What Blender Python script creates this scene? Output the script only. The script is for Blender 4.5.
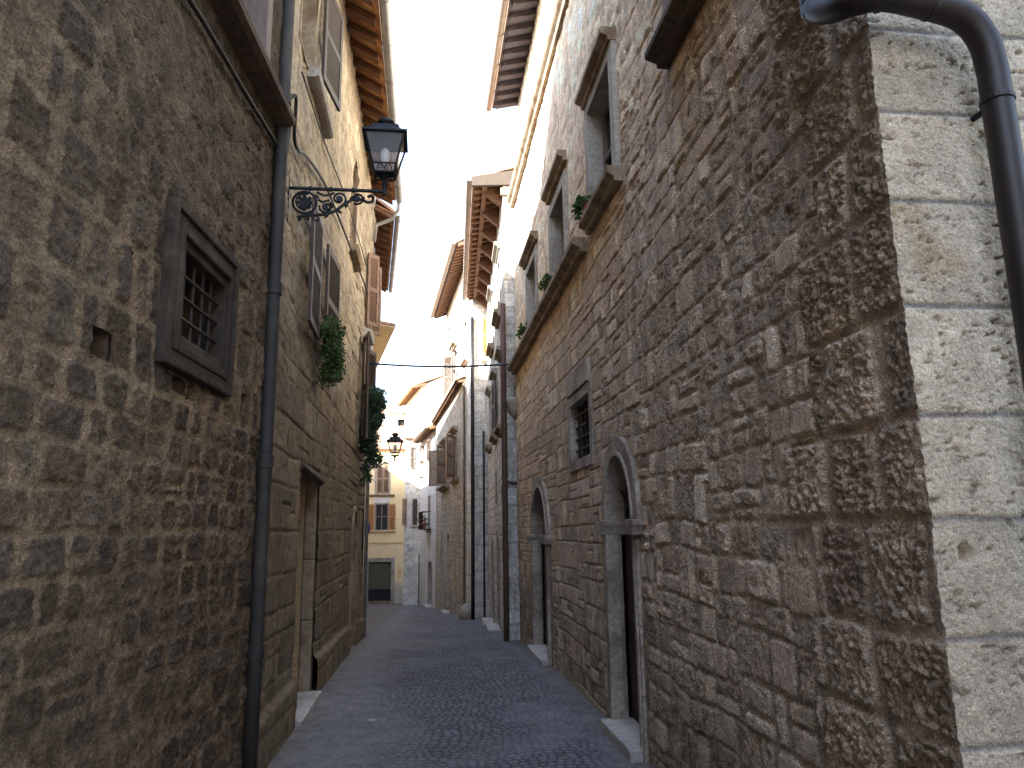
import bpy, math, random
import numpy as np

# ------------------------------------------------------------------ camera, light, exposure
for o in list(bpy.data.objects):
    bpy.data.objects.remove(o)
scene = bpy.context.scene
COL = scene.collection
R = math.radians

cam_d = bpy.data.cameras.new('camera')
cam_d.sensor_fit = 'HORIZONTAL'
cam_d.sensor_width = 36.0
cam_d.lens = 740.0 / 1024.0 * 36.0
cam_d.clip_start = 0.05
cam_d.clip_end = 3000
cam = bpy.data.objects.new('camera', cam_d)
COL.objects.link(cam)
scene.camera = cam
from mathutils import Matrix, Vector
YAW, PITCH, ROLL = -0.1175, math.atan(146.7 / 740.0), math.atan(51 / 3732)
cam.matrix_world = (Matrix.Translation((0, 0, 1.6)) @ Matrix.Rotation(YAW, 4, 'Z') @ Matrix.Rotation(PITCH, 4, 'X')
                    @ Matrix.Rotation(ROLL, 4, 'Y') @ Matrix.Rotation(R(90), 4, 'X'))

SUN = Vector((-1.3, -1.2, 1.0)).normalized()          # towards the sun: behind the camera, over the left roofs
EL = math.asin(SUN.z)
AZ = math.atan2(SUN.x, SUN.y)
world = bpy.data.worlds.new('World')
scene.world = world
world.use_nodes = True
wn = world.node_tree
sky = wn.nodes.new('ShaderNodeTexSky')
sky.sky_type = 'NISHITA'
sky.sun_disc = False
sky.sun_elevation = EL
sky.sun_rotation = AZ
sky.air_density = 1.0
sky.dust_density = 0.8
sky.ozone_density = 1.0
bg = wn.nodes['Background']
bg.inputs['Strength'].default_value = 0.15
hs = wn.nodes.new('ShaderNodeHueSaturation')           # a hazy, milky sky
hs.inputs['Saturation'].default_value = 0.82
wn.links.new(sky.outputs['Color'], hs.inputs['Color'])
wn.links.new(hs.outputs['Color'], bg.inputs['Color'])

sun_d = bpy.data.lights.new('sun', 'SUN')
sun_d.energy = 5.0
sun_d.angle = R(0.5)
sun_d.color = (1.0, 0.95, 0.88)
sun_o = bpy.data.objects.new('sun', sun_d)
COL.objects.link(sun_o)
sun_o.rotation_euler = SUN.to_track_quat('Z', 'Y').to_euler()

vs = scene.view_settings
vs.view_transform = 'Standard'
vs.look = 'None'
vs.exposure = 3.0
vs.gamma = 1.0
scene.render.engine = 'CYCLES'
scene.cycles.max_bounces = 8
scene.cycles.diffuse_bounces = 6

random.seed(7)
# ------------------------------------------------------------------ noise
def _hash(ix, iy, seed):
    h = (ix.astype(np.int64) * 374761393 + iy.astype(np.int64) * 668265263 + seed * 1442695041) & 0xffffffff
    h = ((h ^ (h >> 13)) * 1274126177) & 0xffffffff
    h = h ^ (h >> 16)
    return (h & 0xffffff) / float(0xffffff)

def vnoise(x, y, seed=0):
    x0 = np.floor(x); y0 = np.floor(y)
    fx = x - x0; fy = y - y0
    fx = fx * fx * (3 - 2 * fx); fy = fy * fy * (3 - 2 * fy)
    a = _hash(x0, y0, seed); b = _hash(x0 + 1, y0, seed)
    c = _hash(x0, y0 + 1, seed); d = _hash(x0 + 1, y0 + 1, seed)
    return (a * (1 - fx) + b * fx) * (1 - fy) + (c * (1 - fx) + d * fx) * fy

def fbm(x, y, freq, octv=3, seed=0, gain=0.5):
    t = 0; amp = 1; tot = 0
    for k in range(octv):
        t = t + amp * vnoise(x * freq + 17.3 * k, y * freq - 9.1 * k, seed + k * 13)
        tot += amp; amp *= gain; freq *= 2.03
    return t / tot * 2 - 1

def sstep(a, b, x):
    t = np.clip((x - a) / (b - a), 0, 1)
    return t * t * (3 - 2 * t)

# ------------------------------------------------------------------ objects, frames, meshes
ORIGIN = {}
def world_origin(o):
    return ORIGIN[o.name] if o is not None else Vector((0, 0, 0))

def link(o, parent):
    COL.objects.link(o)
    if parent is not None:
        o.parent = parent
        ORIGIN[o.name] = world_origin(parent)
    return o

def thing(name, label, cat, loc, group=None):
    o = bpy.data.objects.new(name, None)
    o.empty_display_size = 0.3
    o.location = loc
    COL.objects.link(o)
    ORIGIN[o.name] = Vector(loc)
    return tag(o, label, cat, group)

def tag(o, label, cat, group=None):
    o['label'] = label
    o['category'] = cat
    if group:
        o['group'] = group
    return o

class Frame:
    """u runs along the wall (away from the camera), o stands out of it, z is up."""
    def __init__(s, x, y, ang, side, z=0.0):
        s.x, s.y, s.z = x, y, z
        s.d = (math.sin(ang), math.cos(ang))
        s.n = (math.cos(ang), -math.sin(ang)) if side == 'L' else (-math.cos(ang), math.sin(ang))
        s.side = side
    def p(s, u, o, z):
        return (s.x + s.d[0] * u + s.n[0] * o, s.y + s.d[1] * u + s.n[1] * o, s.z + z)
    def sub(s, u, o, z, turn):
        """a frame hinged at (u,o,z); turn swings its u axis outwards"""
        f = Frame.__new__(Frame)
        f.x, f.y, f.z = s.p(u, o, z)
        c, sn = math.cos(turn), math.sin(turn)
        f.d = (s.d[0] * c + s.n[0] * sn, s.d[1] * c + s.n[1] * sn)
        f.n = (s.n[0] * c - s.d[0] * sn, s.n[1] * c - s.d[1] * sn)
        f.side = s.side
        return f
WORLD = Frame(0, 0, 0, 'L')       # u = y, o = x

class MB:
    def __init__(s, frame=None):
        s.v = []; s.f = []; s.fr = frame or WORLD
    def pts(s, pts):
        b = len(s.v)
        s.v += [s.fr.p(*q) for q in pts]
        return b
    def raw(s, pts):
        b = len(s.v); s.v += [tuple(q) for q in pts]; return b
    def face(s, idx):
        s.f.append(tuple(idx))
    def box(s, u0, u1, o0, o1, z0, z1):
        b = s.pts([(u0, o0, z0), (u1, o0, z0), (u1, o1, z0), (u0, o1, z0), (u0, o0, z1), (u1, o0, z1), (u1, o1, z1), (u0, o1, z1)])
        for q in ((0, 3, 2, 1), (4, 5, 6, 7), (0, 1, 5, 4), (1, 2, 6, 5), (2, 3, 7, 6), (3, 0, 4, 7)):
            s.face([b + i for i in q])
        return s
    def hexa(s, pts8):
        b = s.pts(pts8)
        for q in ((0, 3, 2, 1), (4, 5, 6, 7), (0, 1, 5, 4), (1, 2, 6, 5), (2, 3, 7, 6), (3, 0, 4, 7)):
            s.face([b + i for i in q])
        return s
    def extrude_u(s, prof, u0, u1):
        """closed profile of (o,z) swept along u"""
        n = len(prof)
        a = s.pts([(u0, o, z) for o, z in prof]); c = s.pts([(u1, o, z) for o, z in prof])
        for i in range(n):
            j = (i + 1) % n
            s.face([a + i, a + j, c + j, c + i])
        s.face([a + i for i in range(n)][::-1]); s.face([c + i for i in range(n)])
        return s
    def extrude_o(s, prof, o0, o1):
        """closed profile of (u,z) given depth from o0 to o1"""
        n = len(prof)
        a = s.pts([(u, o0, z) for u, z in prof]); c = s.pts([(u, o1, z) for u, z in prof])
        for i in range(n):
            j = (i + 1) % n
            s.face([a + i, a + j, c + j, c + i])
        s.face([a + i for i in range(n)][::-1]); s.face([c + i for i in range(n)])
        return s
    def ring_o(s, outer, inner, o0, o1):
        """a band between two open polylines of (u,z), with depth"""
        n = len(outer)
        A = s.pts([(u, o0, z) for u, z in outer]); B = s.pts([(u, o0, z) for u, z in inner])
        C = s.pts([(u, o1, z) for u, z in outer]); D = s.pts([(u, o1, z) for u, z in inner])
        for i in range(n - 1):
            s.face([C + i, C + i + 1, D + i + 1, D + i]); s.face([A + i, B + i, B + i + 1, A + i + 1])
            s.face([A + i, A + i + 1, C + i + 1, C + i]); s.face([B + i, D + i, D + i + 1, B + i + 1])
        for i in (0, n - 1):
            s.face([A + i, C + i, D + i, B + i])
        return s
    def tube(s, path, r, n=10, world=False):
        P = [Vector(q) if world else Vector(s.fr.p(*q)) for q in path]
        rs = r if isinstance(r, (list, tuple)) else [r] * len(P)
        up = Vector((0.13, 0.31, 0.94)).normalized()
        rings = []
        prev = None
        for i, q in enumerate(P):
            t = (P[min(i + 1, len(P) - 1)] - P[max(i - 1, 0)]).normalized()
            if prev is None:
                a = t.cross(up)
                if a.length < 1e-3: a = t.cross(Vector((1, 0, 0)))
            else:
                a = prev - t * prev.dot(t)
            a.normalize(); prev = a
            b = t.cross(a)
            rings.append(s.raw([q + (a * math.cos(2 * math.pi * k / n) + b * math.sin(2 * math.pi * k / n)) * rs[i] for k in range(n)]))
        for i in range(len(rings) - 1):
            for k in range(n):
                s.face([rings[i] + k, rings[i] + (k + 1) % n, rings[i + 1] + (k + 1) % n, rings[i + 1] + k])
        s.face([rings[0] + k for k in range(n)][::-1]); s.face([rings[-1] + k for k in range(n)])
        return s
    def lathe(s, c, prof, n=16):
        """profile of (r,z) about the vertical through world point c"""
        rings = [s.raw([(c[0] + r * math.cos(2 * math.pi * k / n), c[1] + r * math.sin(2 * math.pi * k / n), c[2] + z) for k in range(n)]) for r, z in prof]
        for i in range(len(rings) - 1):
            for k in range(n):
                s.face([rings[i] + k, rings[i] + (k + 1) % n, rings[i + 1] + (k + 1) % n, rings[i + 1] + k])
        s.face([rings[0] + k for k in range(n)][::-1]); s.face([rings[-1] + k for k in range(n)])
        return s
    def build(s, name, mat, parent=None, smooth=False, bevel=0.0):
        me = bpy.data.meshes.new(name)
        org = world_origin(parent)
        me.from_pydata([(a - org.x, b - org.y, c - org.z) for a, b, c in s.v], [], s.f)
        me.materials.append(mat)
        o = bpy.data.objects.new(name, me)
        link(o, parent)
        if smooth:
            me.polygons.foreach_set('use_smooth', [True] * len(me.polygons))
        if bevel:
            md = o.modifiers.new('edge', 'BEVEL'); md.width = bevel; md.segments = 2; md.limit_method = 'ANGLE'; md.angle_limit = R(40)
        if parent is None:
            ORIGIN[o.name] = Vector((0, 0, 0))
        return o

def grid_object(name, P, C, keep, mat, parent, flip=False, smooth=True):
    """P (nz,nu,3) points, C (nz,nu,3) stone colours, keep (nz-1,nu-1) faces to keep"""
    nz, nu = P.shape[:2]
    org = np.array(world_origin(parent))
    V = (P - org).reshape(-1, 3)
    idx = np.arange(nz * nu).reshape(nz, nu)
    a = idx[:-1, :-1]; b = idx[:-1, 1:]; c = idx[1:, 1:]; d = idx[1:, :-1]
    F = np.stack([a, d, c, b] if flip else [a, b, c, d], -1)[keep]
    used = np.zeros(nz * nu, bool); used[F.ravel()] = True
    remap = np.cumsum(used) - 1
    V = V[used]; F = remap[F]; Cc = C.reshape(-1, 3)[used]
    me = bpy.data.meshes.new(name)
    me.vertices.add(len(V)); me.vertices.foreach_set('co', V.astype(np.float32).ravel())
    me.loops.add(F.size); me.loops.foreach_set('vertex_index', F.astype(np.int32).ravel())
    me.polygons.add(len(F)); me.polygons.foreach_set('loop_start', np.arange(0, F.size, 4, dtype=np.int32))
    me.polygons.foreach_set('use_smooth', np.full(len(F), smooth))
    me.update(calc_edges=True)
    at = me.color_attributes.new('stone_colour', 'FLOAT_COLOR', 'POINT')
    at.data.foreach_set('color', np.concatenate([Cc, np.ones((len(Cc), 1))], 1).astype(np.float32).ravel())
    me.materials.append(mat)
    o = bpy.data.objects.new(name, me)
    link(o, parent)
    if parent is None:
        ORIGIN[o.name] = Vector((0, 0, 0))
    return o

# ------------------------------------------------------------------ materials
def nodes_of(name):
    m = bpy.data.materials.new(name); m.use_nodes = True
    nt = m.node_tree
    return m, nt, nt.nodes['Principled BSDF']

def mat_masonry(name, fine=60.0, bump=0.35, pit=0.25, var=0.35, dist=0.012):
    m, nt, bs = nodes_of(name)
    N, L = nt.nodes, nt.links
    at = N.new('ShaderNodeAttribute'); at.attribute_name = 'stone_colour'
    tc = N.new('ShaderNodeTexCoord')
    n1 = N.new('ShaderNodeTexNoise'); n1.inputs['Scale'].default_value = fine; n1.inputs['Detail'].default_value = 6; n1.inputs['Roughness'].default_value = 0.65
    n2 = N.new('ShaderNodeTexNoise'); n2.inputs['Scale'].default_value = 7; n2.inputs['Detail'].default_value = 5
    n3 = N.new('ShaderNodeTexVoronoi'); n3.inputs['Scale'].default_value = fine * 0.7
    for n in (n1, n2, n3): L.new(tc.outputs['Object'], n.inputs['Vector'])
    r1 = N.new('ShaderNodeMapRange'); r1.inputs[1].default_value = 0.3; r1.inputs[2].default_value = 0.7; r1.inputs[3].default_value = 1 - var; r1.inputs[4].default_value = 1 + var
    L.new(n1.outputs['Fac'], r1.inputs[0])
    r2 = N.new('ShaderNodeMapRange'); r2.inputs[1].default_value = 0.3; r2.inputs[2].default_value = 0.7; r2.inputs[3].default_value = 1 - var * .7; r2.inputs[4].default_value = 1 + var * .7
    L.new(n2.outputs['Fac'], r2.inputs[0])
    n4 = N.new('ShaderNodeTexNoise'); n4.inputs['Scale'].default_value = fine * 2.6; n4.inputs['Detail'].default_value = 4; n4.inputs['Roughness'].default_value = .7
    L.new(tc.outputs['Object'], n4.inputs['Vector'])
    r4 = N.new('ShaderNodeMapRange'); r4.inputs[1].default_value = .36; r4.inputs[2].default_value = .64; r4.inputs[3].default_value = 1 - var * 1.25; r4.inputs[4].default_value = 1 + var * 1.1
    L.new(n4.outputs['Fac'], r4.inputs[0])
    m0 = N.new('ShaderNodeMath'); m0.operation = 'MULTIPLY'; L.new(r1.outputs[0], m0.inputs[0]); L.new(r4.outputs[0], m0.inputs[1])
    mu = N.new('ShaderNodeMath'); mu.operation = 'MULTIPLY'
    L.new(m0.outputs[0], mu.inputs[0]); L.new(r2.outputs[0], mu.inputs[1])
    vm = N.new('ShaderNodeVectorMath'); vm.operation = 'SCALE'
    L.new(at.outputs['Color'], vm.inputs[0]); L.new(mu.outputs[0], vm.inputs['Scale'])
    L.new(vm.outputs[0], bs.inputs['Base Color'])
    pr = N.new('ShaderNodeMapRange'); pr.inputs[1].default_value = 0.0; pr.inputs[2].default_value = 0.45; pr.inputs[3].default_value = -pit; pr.inputs[4].default_value = 0
    L.new(n3.outputs['Distance'], pr.inputs[0])
    ad = N.new('ShaderNodeMath'); ad.operation = 'ADD'
    a4 = N.new('ShaderNodeMath'); a4.operation = 'MULTIPLY_ADD'; a4.inputs[1].default_value = .45
    L.new(n4.outputs['Fac'], a4.inputs[0]); L.new(n1.outputs['Fac'], a4.inputs[2])
    L.new(a4.outputs[0], ad.inputs[0]); L.new(pr.outputs[0], ad.inputs[1])
    bp = N.new('ShaderNodeBump'); bp.inputs['Strength'].default_value = bump; bp.inputs['Distance'].default_value = dist
    L.new(ad.outputs[0], bp.inputs['Height']); L.new(bp.outputs[0], bs.inputs['Normal'])
    bs.inputs['Roughness'].default_value = 0.92
    bs.inputs['Specular IOR Level'].default_value = 0.25
    return m

def mat_plain(name, base, rough=0.7, metal=0.0, scale=8.0, var=0.25, bump=0.15, stretch=(1, 1, 1), dist=0.01, spec=0.4, second=None, sscale=2.0):
    m, nt, bs = nodes_of(name)
    N, L = nt.nodes, nt.links
    tc = N.new('ShaderNodeTexCoord'); mp = N.new('ShaderNodeMapping'); mp.inputs['Scale'].default_value = stretch
    L.new(tc.outputs['Object'], mp.inputs['Vector'])
    n1 = N.new('ShaderNodeTexNoise'); n1.inputs['Scale'].default_value = scale; n1.inputs['Detail'].default_value = 6; n1.inputs['Roughness'].default_value = 0.6
    L.new(mp.outputs[0], n1.inputs['Vector'])
    r1 = N.new('ShaderNodeMapRange'); r1.inputs[1].default_value = 0.3; r1.inputs[2].default_value = 0.7; r1.inputs[3].default_value = 1 - var; r1.inputs[4].default_value = 1 + var
    L.new(n1.outputs['Fac'], r1.inputs[0])
    vm = N.new('ShaderNodeVectorMath'); vm.operation = 'SCALE'; vm.inputs[0].default_value = base
    if second:
        n2 = N.new('ShaderNodeTexNoise'); n2.inputs['Scale'].default_value = sscale; n2.inputs['Detail'].default_value = 7
        L.new(mp.outputs[0], n2.inputs['Vector'])
        rr = N.new('ShaderNodeMapRange'); rr.inputs[1].default_value = 0.45; rr.inputs[2].default_value = 0.62
        L.new(n2.outputs['Fac'], rr.inputs[0])
        mx = N.new('ShaderNodeMix'); mx.data_type = 'RGBA'
        mx.inputs[6].default_value = (*base, 1); mx.inputs[7].default_value = (*second, 1)
        L.new(rr.outputs[0], mx.inputs[0]); L.new(mx.outputs[2], vm.inputs[0])
    L.new(r1.outputs[0], vm.inputs['Scale']); L.new(vm.outputs[0], bs.inputs['Base Color'])
    bp = N.new('ShaderNodeBump'); bp.inputs['Strength'].default_value = bump; bp.inputs['Distance'].default_value = dist
    L.new(n1.outputs['Fac'], bp.inputs['Height']); L.new(bp.outputs[0], bs.inputs['Normal'])
    bs.inputs['Roughness'].default_value = rough; bs.inputs['Metallic'].default_value = metal
    bs.inputs['Specular IOR Level'].default_value = spec
    return m

M = {}
M['rough_stone'] = mat_masonry('rough_stone', 60, 0.9, 0.4, 0.40, 0.02)
M['pitted_stone'] = mat_masonry('pitted_stone', 60, 0.8, 0.5, 0.26, 0.016)
M['fine_stone'] = mat_masonry('fine_stone', 40, 0.5, 0.3, 0.28, 0.012)
M['far_stone'] = mat_masonry('far_stone', 12, 0.5, 0.2, 0.25, 0.02)
M['plaster_wall'] = mat_masonry('plaster_wall', 25, .12, .05, .06, .008)
M['cobble'] = mat_masonry('cobble', 50, 0.35, 0.2, 0.3, 0.006)
M['trim'] = mat_plain('trim_stone', (.36, .33, .29), .9, scale=25, var=.3, bump=.35, spec=.2, second=(.24, .2, .16))
M['door_stone'] = mat_plain('brown_grey_door_stone', (.38, .33, .275), .9, scale=25, var=.35, bump=.4, spec=.2, second=(.22, .18, .145))
M['trim_dark'] = mat_plain('dark_moulded_stone', (.042, .033, .025), .85, scale=22, var=.35, bump=.35, spec=.25, second=(.08, .062, .046))
M['sill_dark'] = mat_plain('dark_sill_stone', (.085, .06, .045), .85, scale=18, var=.35, bump=.3, spec=.2, second=(.13, .095, .065))
M['sill_brown'] = mat_plain('weathered_sill_stone', (.30, .235, .165), .9, scale=20, var=.3, bump=.3, spec=.2, second=(.18, .125, .08), sscale=5)
M['step'] = mat_plain('worn_white_stone', (.47, .44, .4), .8, scale=20, var=.25, bump=.25, second=(.33, .3, .27))
M['brick'] = mat_plain('yellow_brick', (.42, .30, .17), .9, scale=30, var=.3, bump=.4)
M['brown_shutter'] = mat_plain('brown_shutter_paint', (.06, .042, .032), .6, scale=14, var=.25, bump=.1, stretch=(1, 1, .2))
M['rose_shutter'] = mat_plain('faded_brown_shutter_paint', (.23, .145, .105), .65, scale=14, var=.2, bump=.1)
M['dark_shutter'] = mat_plain('dark_shutter_paint', (.07, .045, .033), .6, scale=14, var=.25, bump=.1)
M['tan_shutter'] = mat_plain('tan_shutter_paint', (.22, .15, .10), .65, scale=14, var=.2, bump=.1)
M['orange_shutter'] = mat_plain('orange_shutter_paint', (.42, .19, .06), .6, scale=14, var=.2, bump=.1)
M['door_wood'] = mat_plain('dark_red_door_wood', (.055, .022, .018), .55, scale=12, var=.3, bump=.2, stretch=(6, 6, .6))
M['old_wood'] = mat_plain('old_door_wood', (.04, .028, .02), .75, scale=12, var=.3, bump=.25, stretch=(6, 6, .6))
M['frame_wood'] = mat_plain('grey_window_wood', (.17, .13, .11), .7, scale=12, var=.3, bump=.2, stretch=(5, 5, .5))
M['eave_wood'] = mat_plain('orange_eave_boards', (.52, .27, .12), .8, scale=10, var=.35, bump=.2, second=(.36, .15, .06), sscale=3)
M['rafter_wood'] = mat_plain('brown_rafter_wood', (.14, .065, .032), .8, scale=12, var=.35, bump=.2)
M['mid_eave'] = mat_plain('weathered_eave_boards', (.27, .15, .08), .8, scale=10, var=.35, bump=.2, second=(.18, .09, .05), sscale=3)
M['dark_eave'] = mat_plain('dark_eave_boards', (.06, .042, .042), .8, scale=10, var=.35, bump=.2)
M['dark_rafter'] = mat_plain('dark_rafter_wood', (.06, .042, .042), .8, scale=12, var=.3, bump=.2)
M['tile'] = mat_plain('old_roof_tile', (.36, .19, .11), .9, scale=7, var=.35, bump=.3, second=(.28, .22, .16))
M['gutter'] = mat_plain('grey_gutter_metal', (.36, .35, .36), .5, .5, scale=8, var=.2, bump=.05)
M['brown_gutter'] = mat_plain('brown_gutter_metal', (.22, .16, .12), .55, .4, scale=8, var=.2, bump=.05)
M['pipe_grey'] = mat_plain('grey_painted_pipe', (.032, .030, .028), .7, .0, scale=6, var=.3, bump=.08, second=(.05, .045, .04))
M['pipe_brown'] = mat_plain('brown_painted_pipe', (.015, .0105, .0105), .5, .0, scale=6, var=.25, bump=.06, spec=.45)
M['pipe_rust'] = mat_plain('rusty_brown_pipe', (.085, .045, .035), .55, .2, scale=6, var=.3, bump=.08)
M['iron'] = mat_plain('black_wrought_iron', (.02, .022, .026), .5, .6, scale=20, var=.3, bump=.15)
M['rust_iron'] = mat_plain('rusty_window_iron', (.05, .042, .036), .7, .4, scale=20, var=.35, bump=.25)
M['cable'] = mat_plain('black_cable_rubber', (.03, .028, .027), .6, scale=10, var=.2, bump=.05)
M['blue_cable'] = mat_plain('blue_grey_cable', (.035, .055, .08), .6, scale=10, var=.2, bump=.05)
M['body'] = mat_plain('rough_render', (.30, .25, .19), .9, scale=3, var=.2, bump=.2)
M['white_body'] = mat_plain('pale_render', (.66, .60, .52), .9, scale=3, var=.12, bump=.15)
M['cream'] = mat_plain('cream_plaster', (.66, .50, .28), .9, scale=4, var=.12, bump=.12, second=(.58, .42, .23), sscale=1.2)
M['yellow_soffit'] = mat_plain('yellow_soffit_paint', (.70, .57, .36), .85, scale=5, var=.12, bump=.08)
M['plaster'] = mat_plain('white_plaster', (.64, .61, .57), .9, scale=5, var=.15, bump=.15, second=(.5, .47, .43), sscale=1.5)
M['metal_shutter'] = mat_plain('olive_roller_shutter', (.085, .085, .055), .6, .2, scale=10, var=.15, bump=.05)
M['dark_in'] = mat_plain('dark_interior', (.012, .011, .01), .9, scale=5, var=.2, bump=0)
M['pot'] = mat_plain('terracotta_pot', (.36, .13, .07), .85, scale=15, var=.2, bump=.15)
M['blue_paint'] = mat_plain('blue_sign_paint', (.03, .04, .32), .4, scale=10, var=.05, bump=0)
M['red_paint'] = mat_plain('red_sign_paint', (.45, .02, .02), .4, scale=10, var=.05, bump=0)
M['white_paint'] = mat_plain('white_sign_paint', (.75, .75, .75), .5, scale=10, var=.05, bump=0)
M['paper'] = mat_plain('scrap_paper', (.38, .38, .39), .8, scale=10, var=.1, bump=.1)

def mat_leaf(name, c1, c2):
    m, nt, bs = nodes_of(name)
    N, L = nt.nodes, nt.links
    tc = N.new('ShaderNodeTexCoord')
    n1 = N.new('ShaderNodeTexNoise'); n1.inputs['Scale'].default_value = 14; n1.inputs['Detail'].default_value = 3
    L.new(tc.outputs['Object'], n1.inputs['Vector'])
    cr = N.new('ShaderNodeValToRGB'); cr.color_ramp.elements[0].position = .35; cr.color_ramp.elements[1].position = .65
    cr.color_ramp.elements[0].color = (*c1, 1); cr.color_ramp.elements[1].color = (*c2, 1)
    L.new(n1.outputs['Fac'], cr.inputs[0]); L.new(cr.outputs[0], bs.inputs['Base Color'])
    bs.inputs['Roughness'].default_value = .55
    bs.inputs['Transmission Weight'].default_value = 0
    tr = N.new('ShaderNodeBsdfTranslucent'); L.new(cr.outputs[0], tr.inputs['Color'])
    mx = N.new('ShaderNodeMixShader'); mx.inputs[0].default_value = .3
    L.new(bs.outputs[0], mx.inputs[1]); L.new(tr.outputs[0], mx.inputs[2]); L.new(mx.outputs[0], N['Material Output'].inputs['Surface'])
    return m
M['leaf'] = mat_leaf('green_leaf', (.035, .075, .018), (.085, .15, .035))
M['leaf_blue'] = mat_leaf('blue_green_leaf', (.03, .065, .035), (.07, .125, .065))
M['stem'] = mat_plain('green_brown_stem', (.10, .075, .045), .8)
M['flower'] = mat_plain('red_petal', (.45, .03, .03), .6, bump=0)

def mat_glass(name, tint, rough=.05, clear=.0):
    m, nt, bs = nodes_of(name)
    N, L = nt.nodes, nt.links
    bs.inputs['Base Color'].default_value = (*tint, 1); bs.inputs['Roughness'].default_value = rough
    bs.inputs['Specular IOR Level'].default_value = .6
    if clear:
        tr = N.new('ShaderNodeBsdfTransparent'); tr.inputs['Color'].default_value = (.95, .96, .97, 1)
        mx = N.new('ShaderNodeMixShader'); mx.inputs[0].default_value = clear
        L.new(bs.outputs[0], mx.inputs[1]); L.new(tr.outputs[0], mx.inputs[2]); L.new(mx.outputs[0], N['Material Output'].inputs['Surface'])
    return m
M['pane'] = mat_glass('dark_window_glass', (.02, .024, .03))
M['lamp_glass'] = mat_glass('dusty_lamp_glass', (.8, .81, .83), .3, .84)
M['bulb'] = mat_glass('frosted_bulb_glass', (.75, .74, .7), .4)

# ------------------------------------------------------------------ masonry
def layout(U, Z, rows, wmin, wmax, seed, split=0.0, rad=.03, xs=1.0):
    """stones laid in courses: returns distance to the joint and three random values per stone"""
    rows = np.asarray(rows)
    ri = np.clip(np.searchsorted(rows, Z, side='right') - 1, 0, len(rows) - 2)
    d = np.zeros_like(U); r = np.zeros(U.shape + (3,))
    lo, hi = -16.0, U.max() + wmax
    for k in range(len(rows) - 1):
        m = ri == k
        if not m.any(): continue
        rng = np.random.RandomState(seed * 977 + k); rn2 = np.random.RandomState(seed * 977 + k + 500009); rn3 = np.random.RandomState(seed * 977 + k + 900001)
        e = [lo - rng.rand() * wmax]
        hrow = rows[k + 1] - rows[k]
        while e[-1] < hi:
            e.append(e[-1] + (wmin + (wmax - wmin) * rng.rand() ** 1.4))
        e = np.array(e)
        rv = rn2.rand(len(e), 4); q2 = rn3.rand(len(e), 2); sp = q2[:, 0] < split; frac = .35 + .3 * q2[:, 1]
        u = U[m]; z = Z[m]
        i = np.clip(np.searchsorted(e, u, side='right') - 1, 0, len(e) - 2)
        z0 = np.full(u.shape, rows[k]); z1 = np.full(u.shape, rows[k + 1]); rr = rv[i, :3].copy()
        zs = rows[k] + hrow * frac[i]
        up = sp[i] & (z > zs); dn = sp[i] & (z <= zs)
        z0[up] = zs[up]; z1[dn] = zs[dn]
        rr[up] = np.modf(rr[up] * 7.31 + .37)[0]
        qx = np.minimum(u - e[i], e[i + 1] - u) * xs; qz = np.minimum(z - z0, z1 - z)
        dd = np.minimum(qx, qz)
        c = (qx < rad) & (qz < rad)
        dd[c] = rad - np.hypot(rad - qx[c], rad - qz[c])
        d[m] = dd; r[m] = rr
    return d, r

def rows_between(z0, z1, hmin, hmax, seed):
    rng = np.random.RandomState(seed); z = [z0]
    while z[-1] < z1: z.append(z[-1] + hmin + (hmax - hmin) * rng.rand())
    return z

def lines(*segs):
    """(start, stop, step) segments and single values -> sorted grid lines"""
    a = []
    for s in segs:
        if isinstance(s, tuple): a += list(np.arange(s[0], s[1], s[2]))
        else: a.append(s)
    return np.unique(np.round(a, 5))

def with_edges(g, edges, tol=.006):
    g = np.asarray(g)
    for e in edges:
        i = np.argmin(abs(g - e))
        if abs(g[i] - e) < tol: g[i] = e
        else: g = np.insert(g, np.searchsorted(g, e), e)
    return g

def inside(op, u, z):
    """opening = (u0,u1,z0,z1[,arch spring height])"""
    u0, u1, z0, z1 = op[:4]
    m = (u > u0) & (u < u1) & (z > z0) & (z < z1)
    if len(op) > 4:
        c = (u0 + u1) / 2; rr = (u1 - u0) / 2
        m = (u > u0) & (u < u1) & (z > z0) & ((z < op[4]) | ((((u - c) / rr) ** 2 + ((z - op[4]) / (z1 - op[4])) ** 2) < 1))
    return m

def pal(r, cols):
    cols = np.array(cols); k = np.clip((r * len(cols)).astype(int), 0, len(cols) - 1)
    return cols[k]

def masonry(name, fr, ug, zg, surf, openings, mat, parent, flat=(), margin=0.0):
    for op in openings:
        ug = with_edges(ug, op[:2]); zg = with_edges(zg, op[2:4])
    U, Z = np.meshgrid(ug, zg)
    h, c, du, dz = surf(U, Z)
    for r_ in list(flat) + ([(o_[0] - margin, o_[1] + margin, o_[2] - margin, o_[3] + margin) for o_ in openings] if margin else []):
        q = np.minimum(np.minimum(U - r_[0], r_[1] - U), np.minimum(Z - r_[2], r_[3] - Z))
        k_ = sstep(-.05, .0, q)
        h = h * (1 - k_) + np.minimum(h, -.012) * k_
    ua, za = (ug[:-1] + ug[1:]) / 2, (zg[:-1] + zg[1:]) / 2
    UA, ZA = np.meshgrid(ua, za)
    keep = np.ones(UA.shape, bool)
    for op in openings: keep &= ~inside(op, UA, ZA)
    uu, zz = U + du, Z + dz
    P = np.stack([fr.x + fr.d[0] * uu + fr.n[0] * h, fr.y + fr.d[1] * uu + fr.n[1] * h, fr.z + zz], -1)
    return grid_object(name, P, np.clip(c, .004, .85), keep, mat, parent, flip=(fr.side == 'L'))

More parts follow.
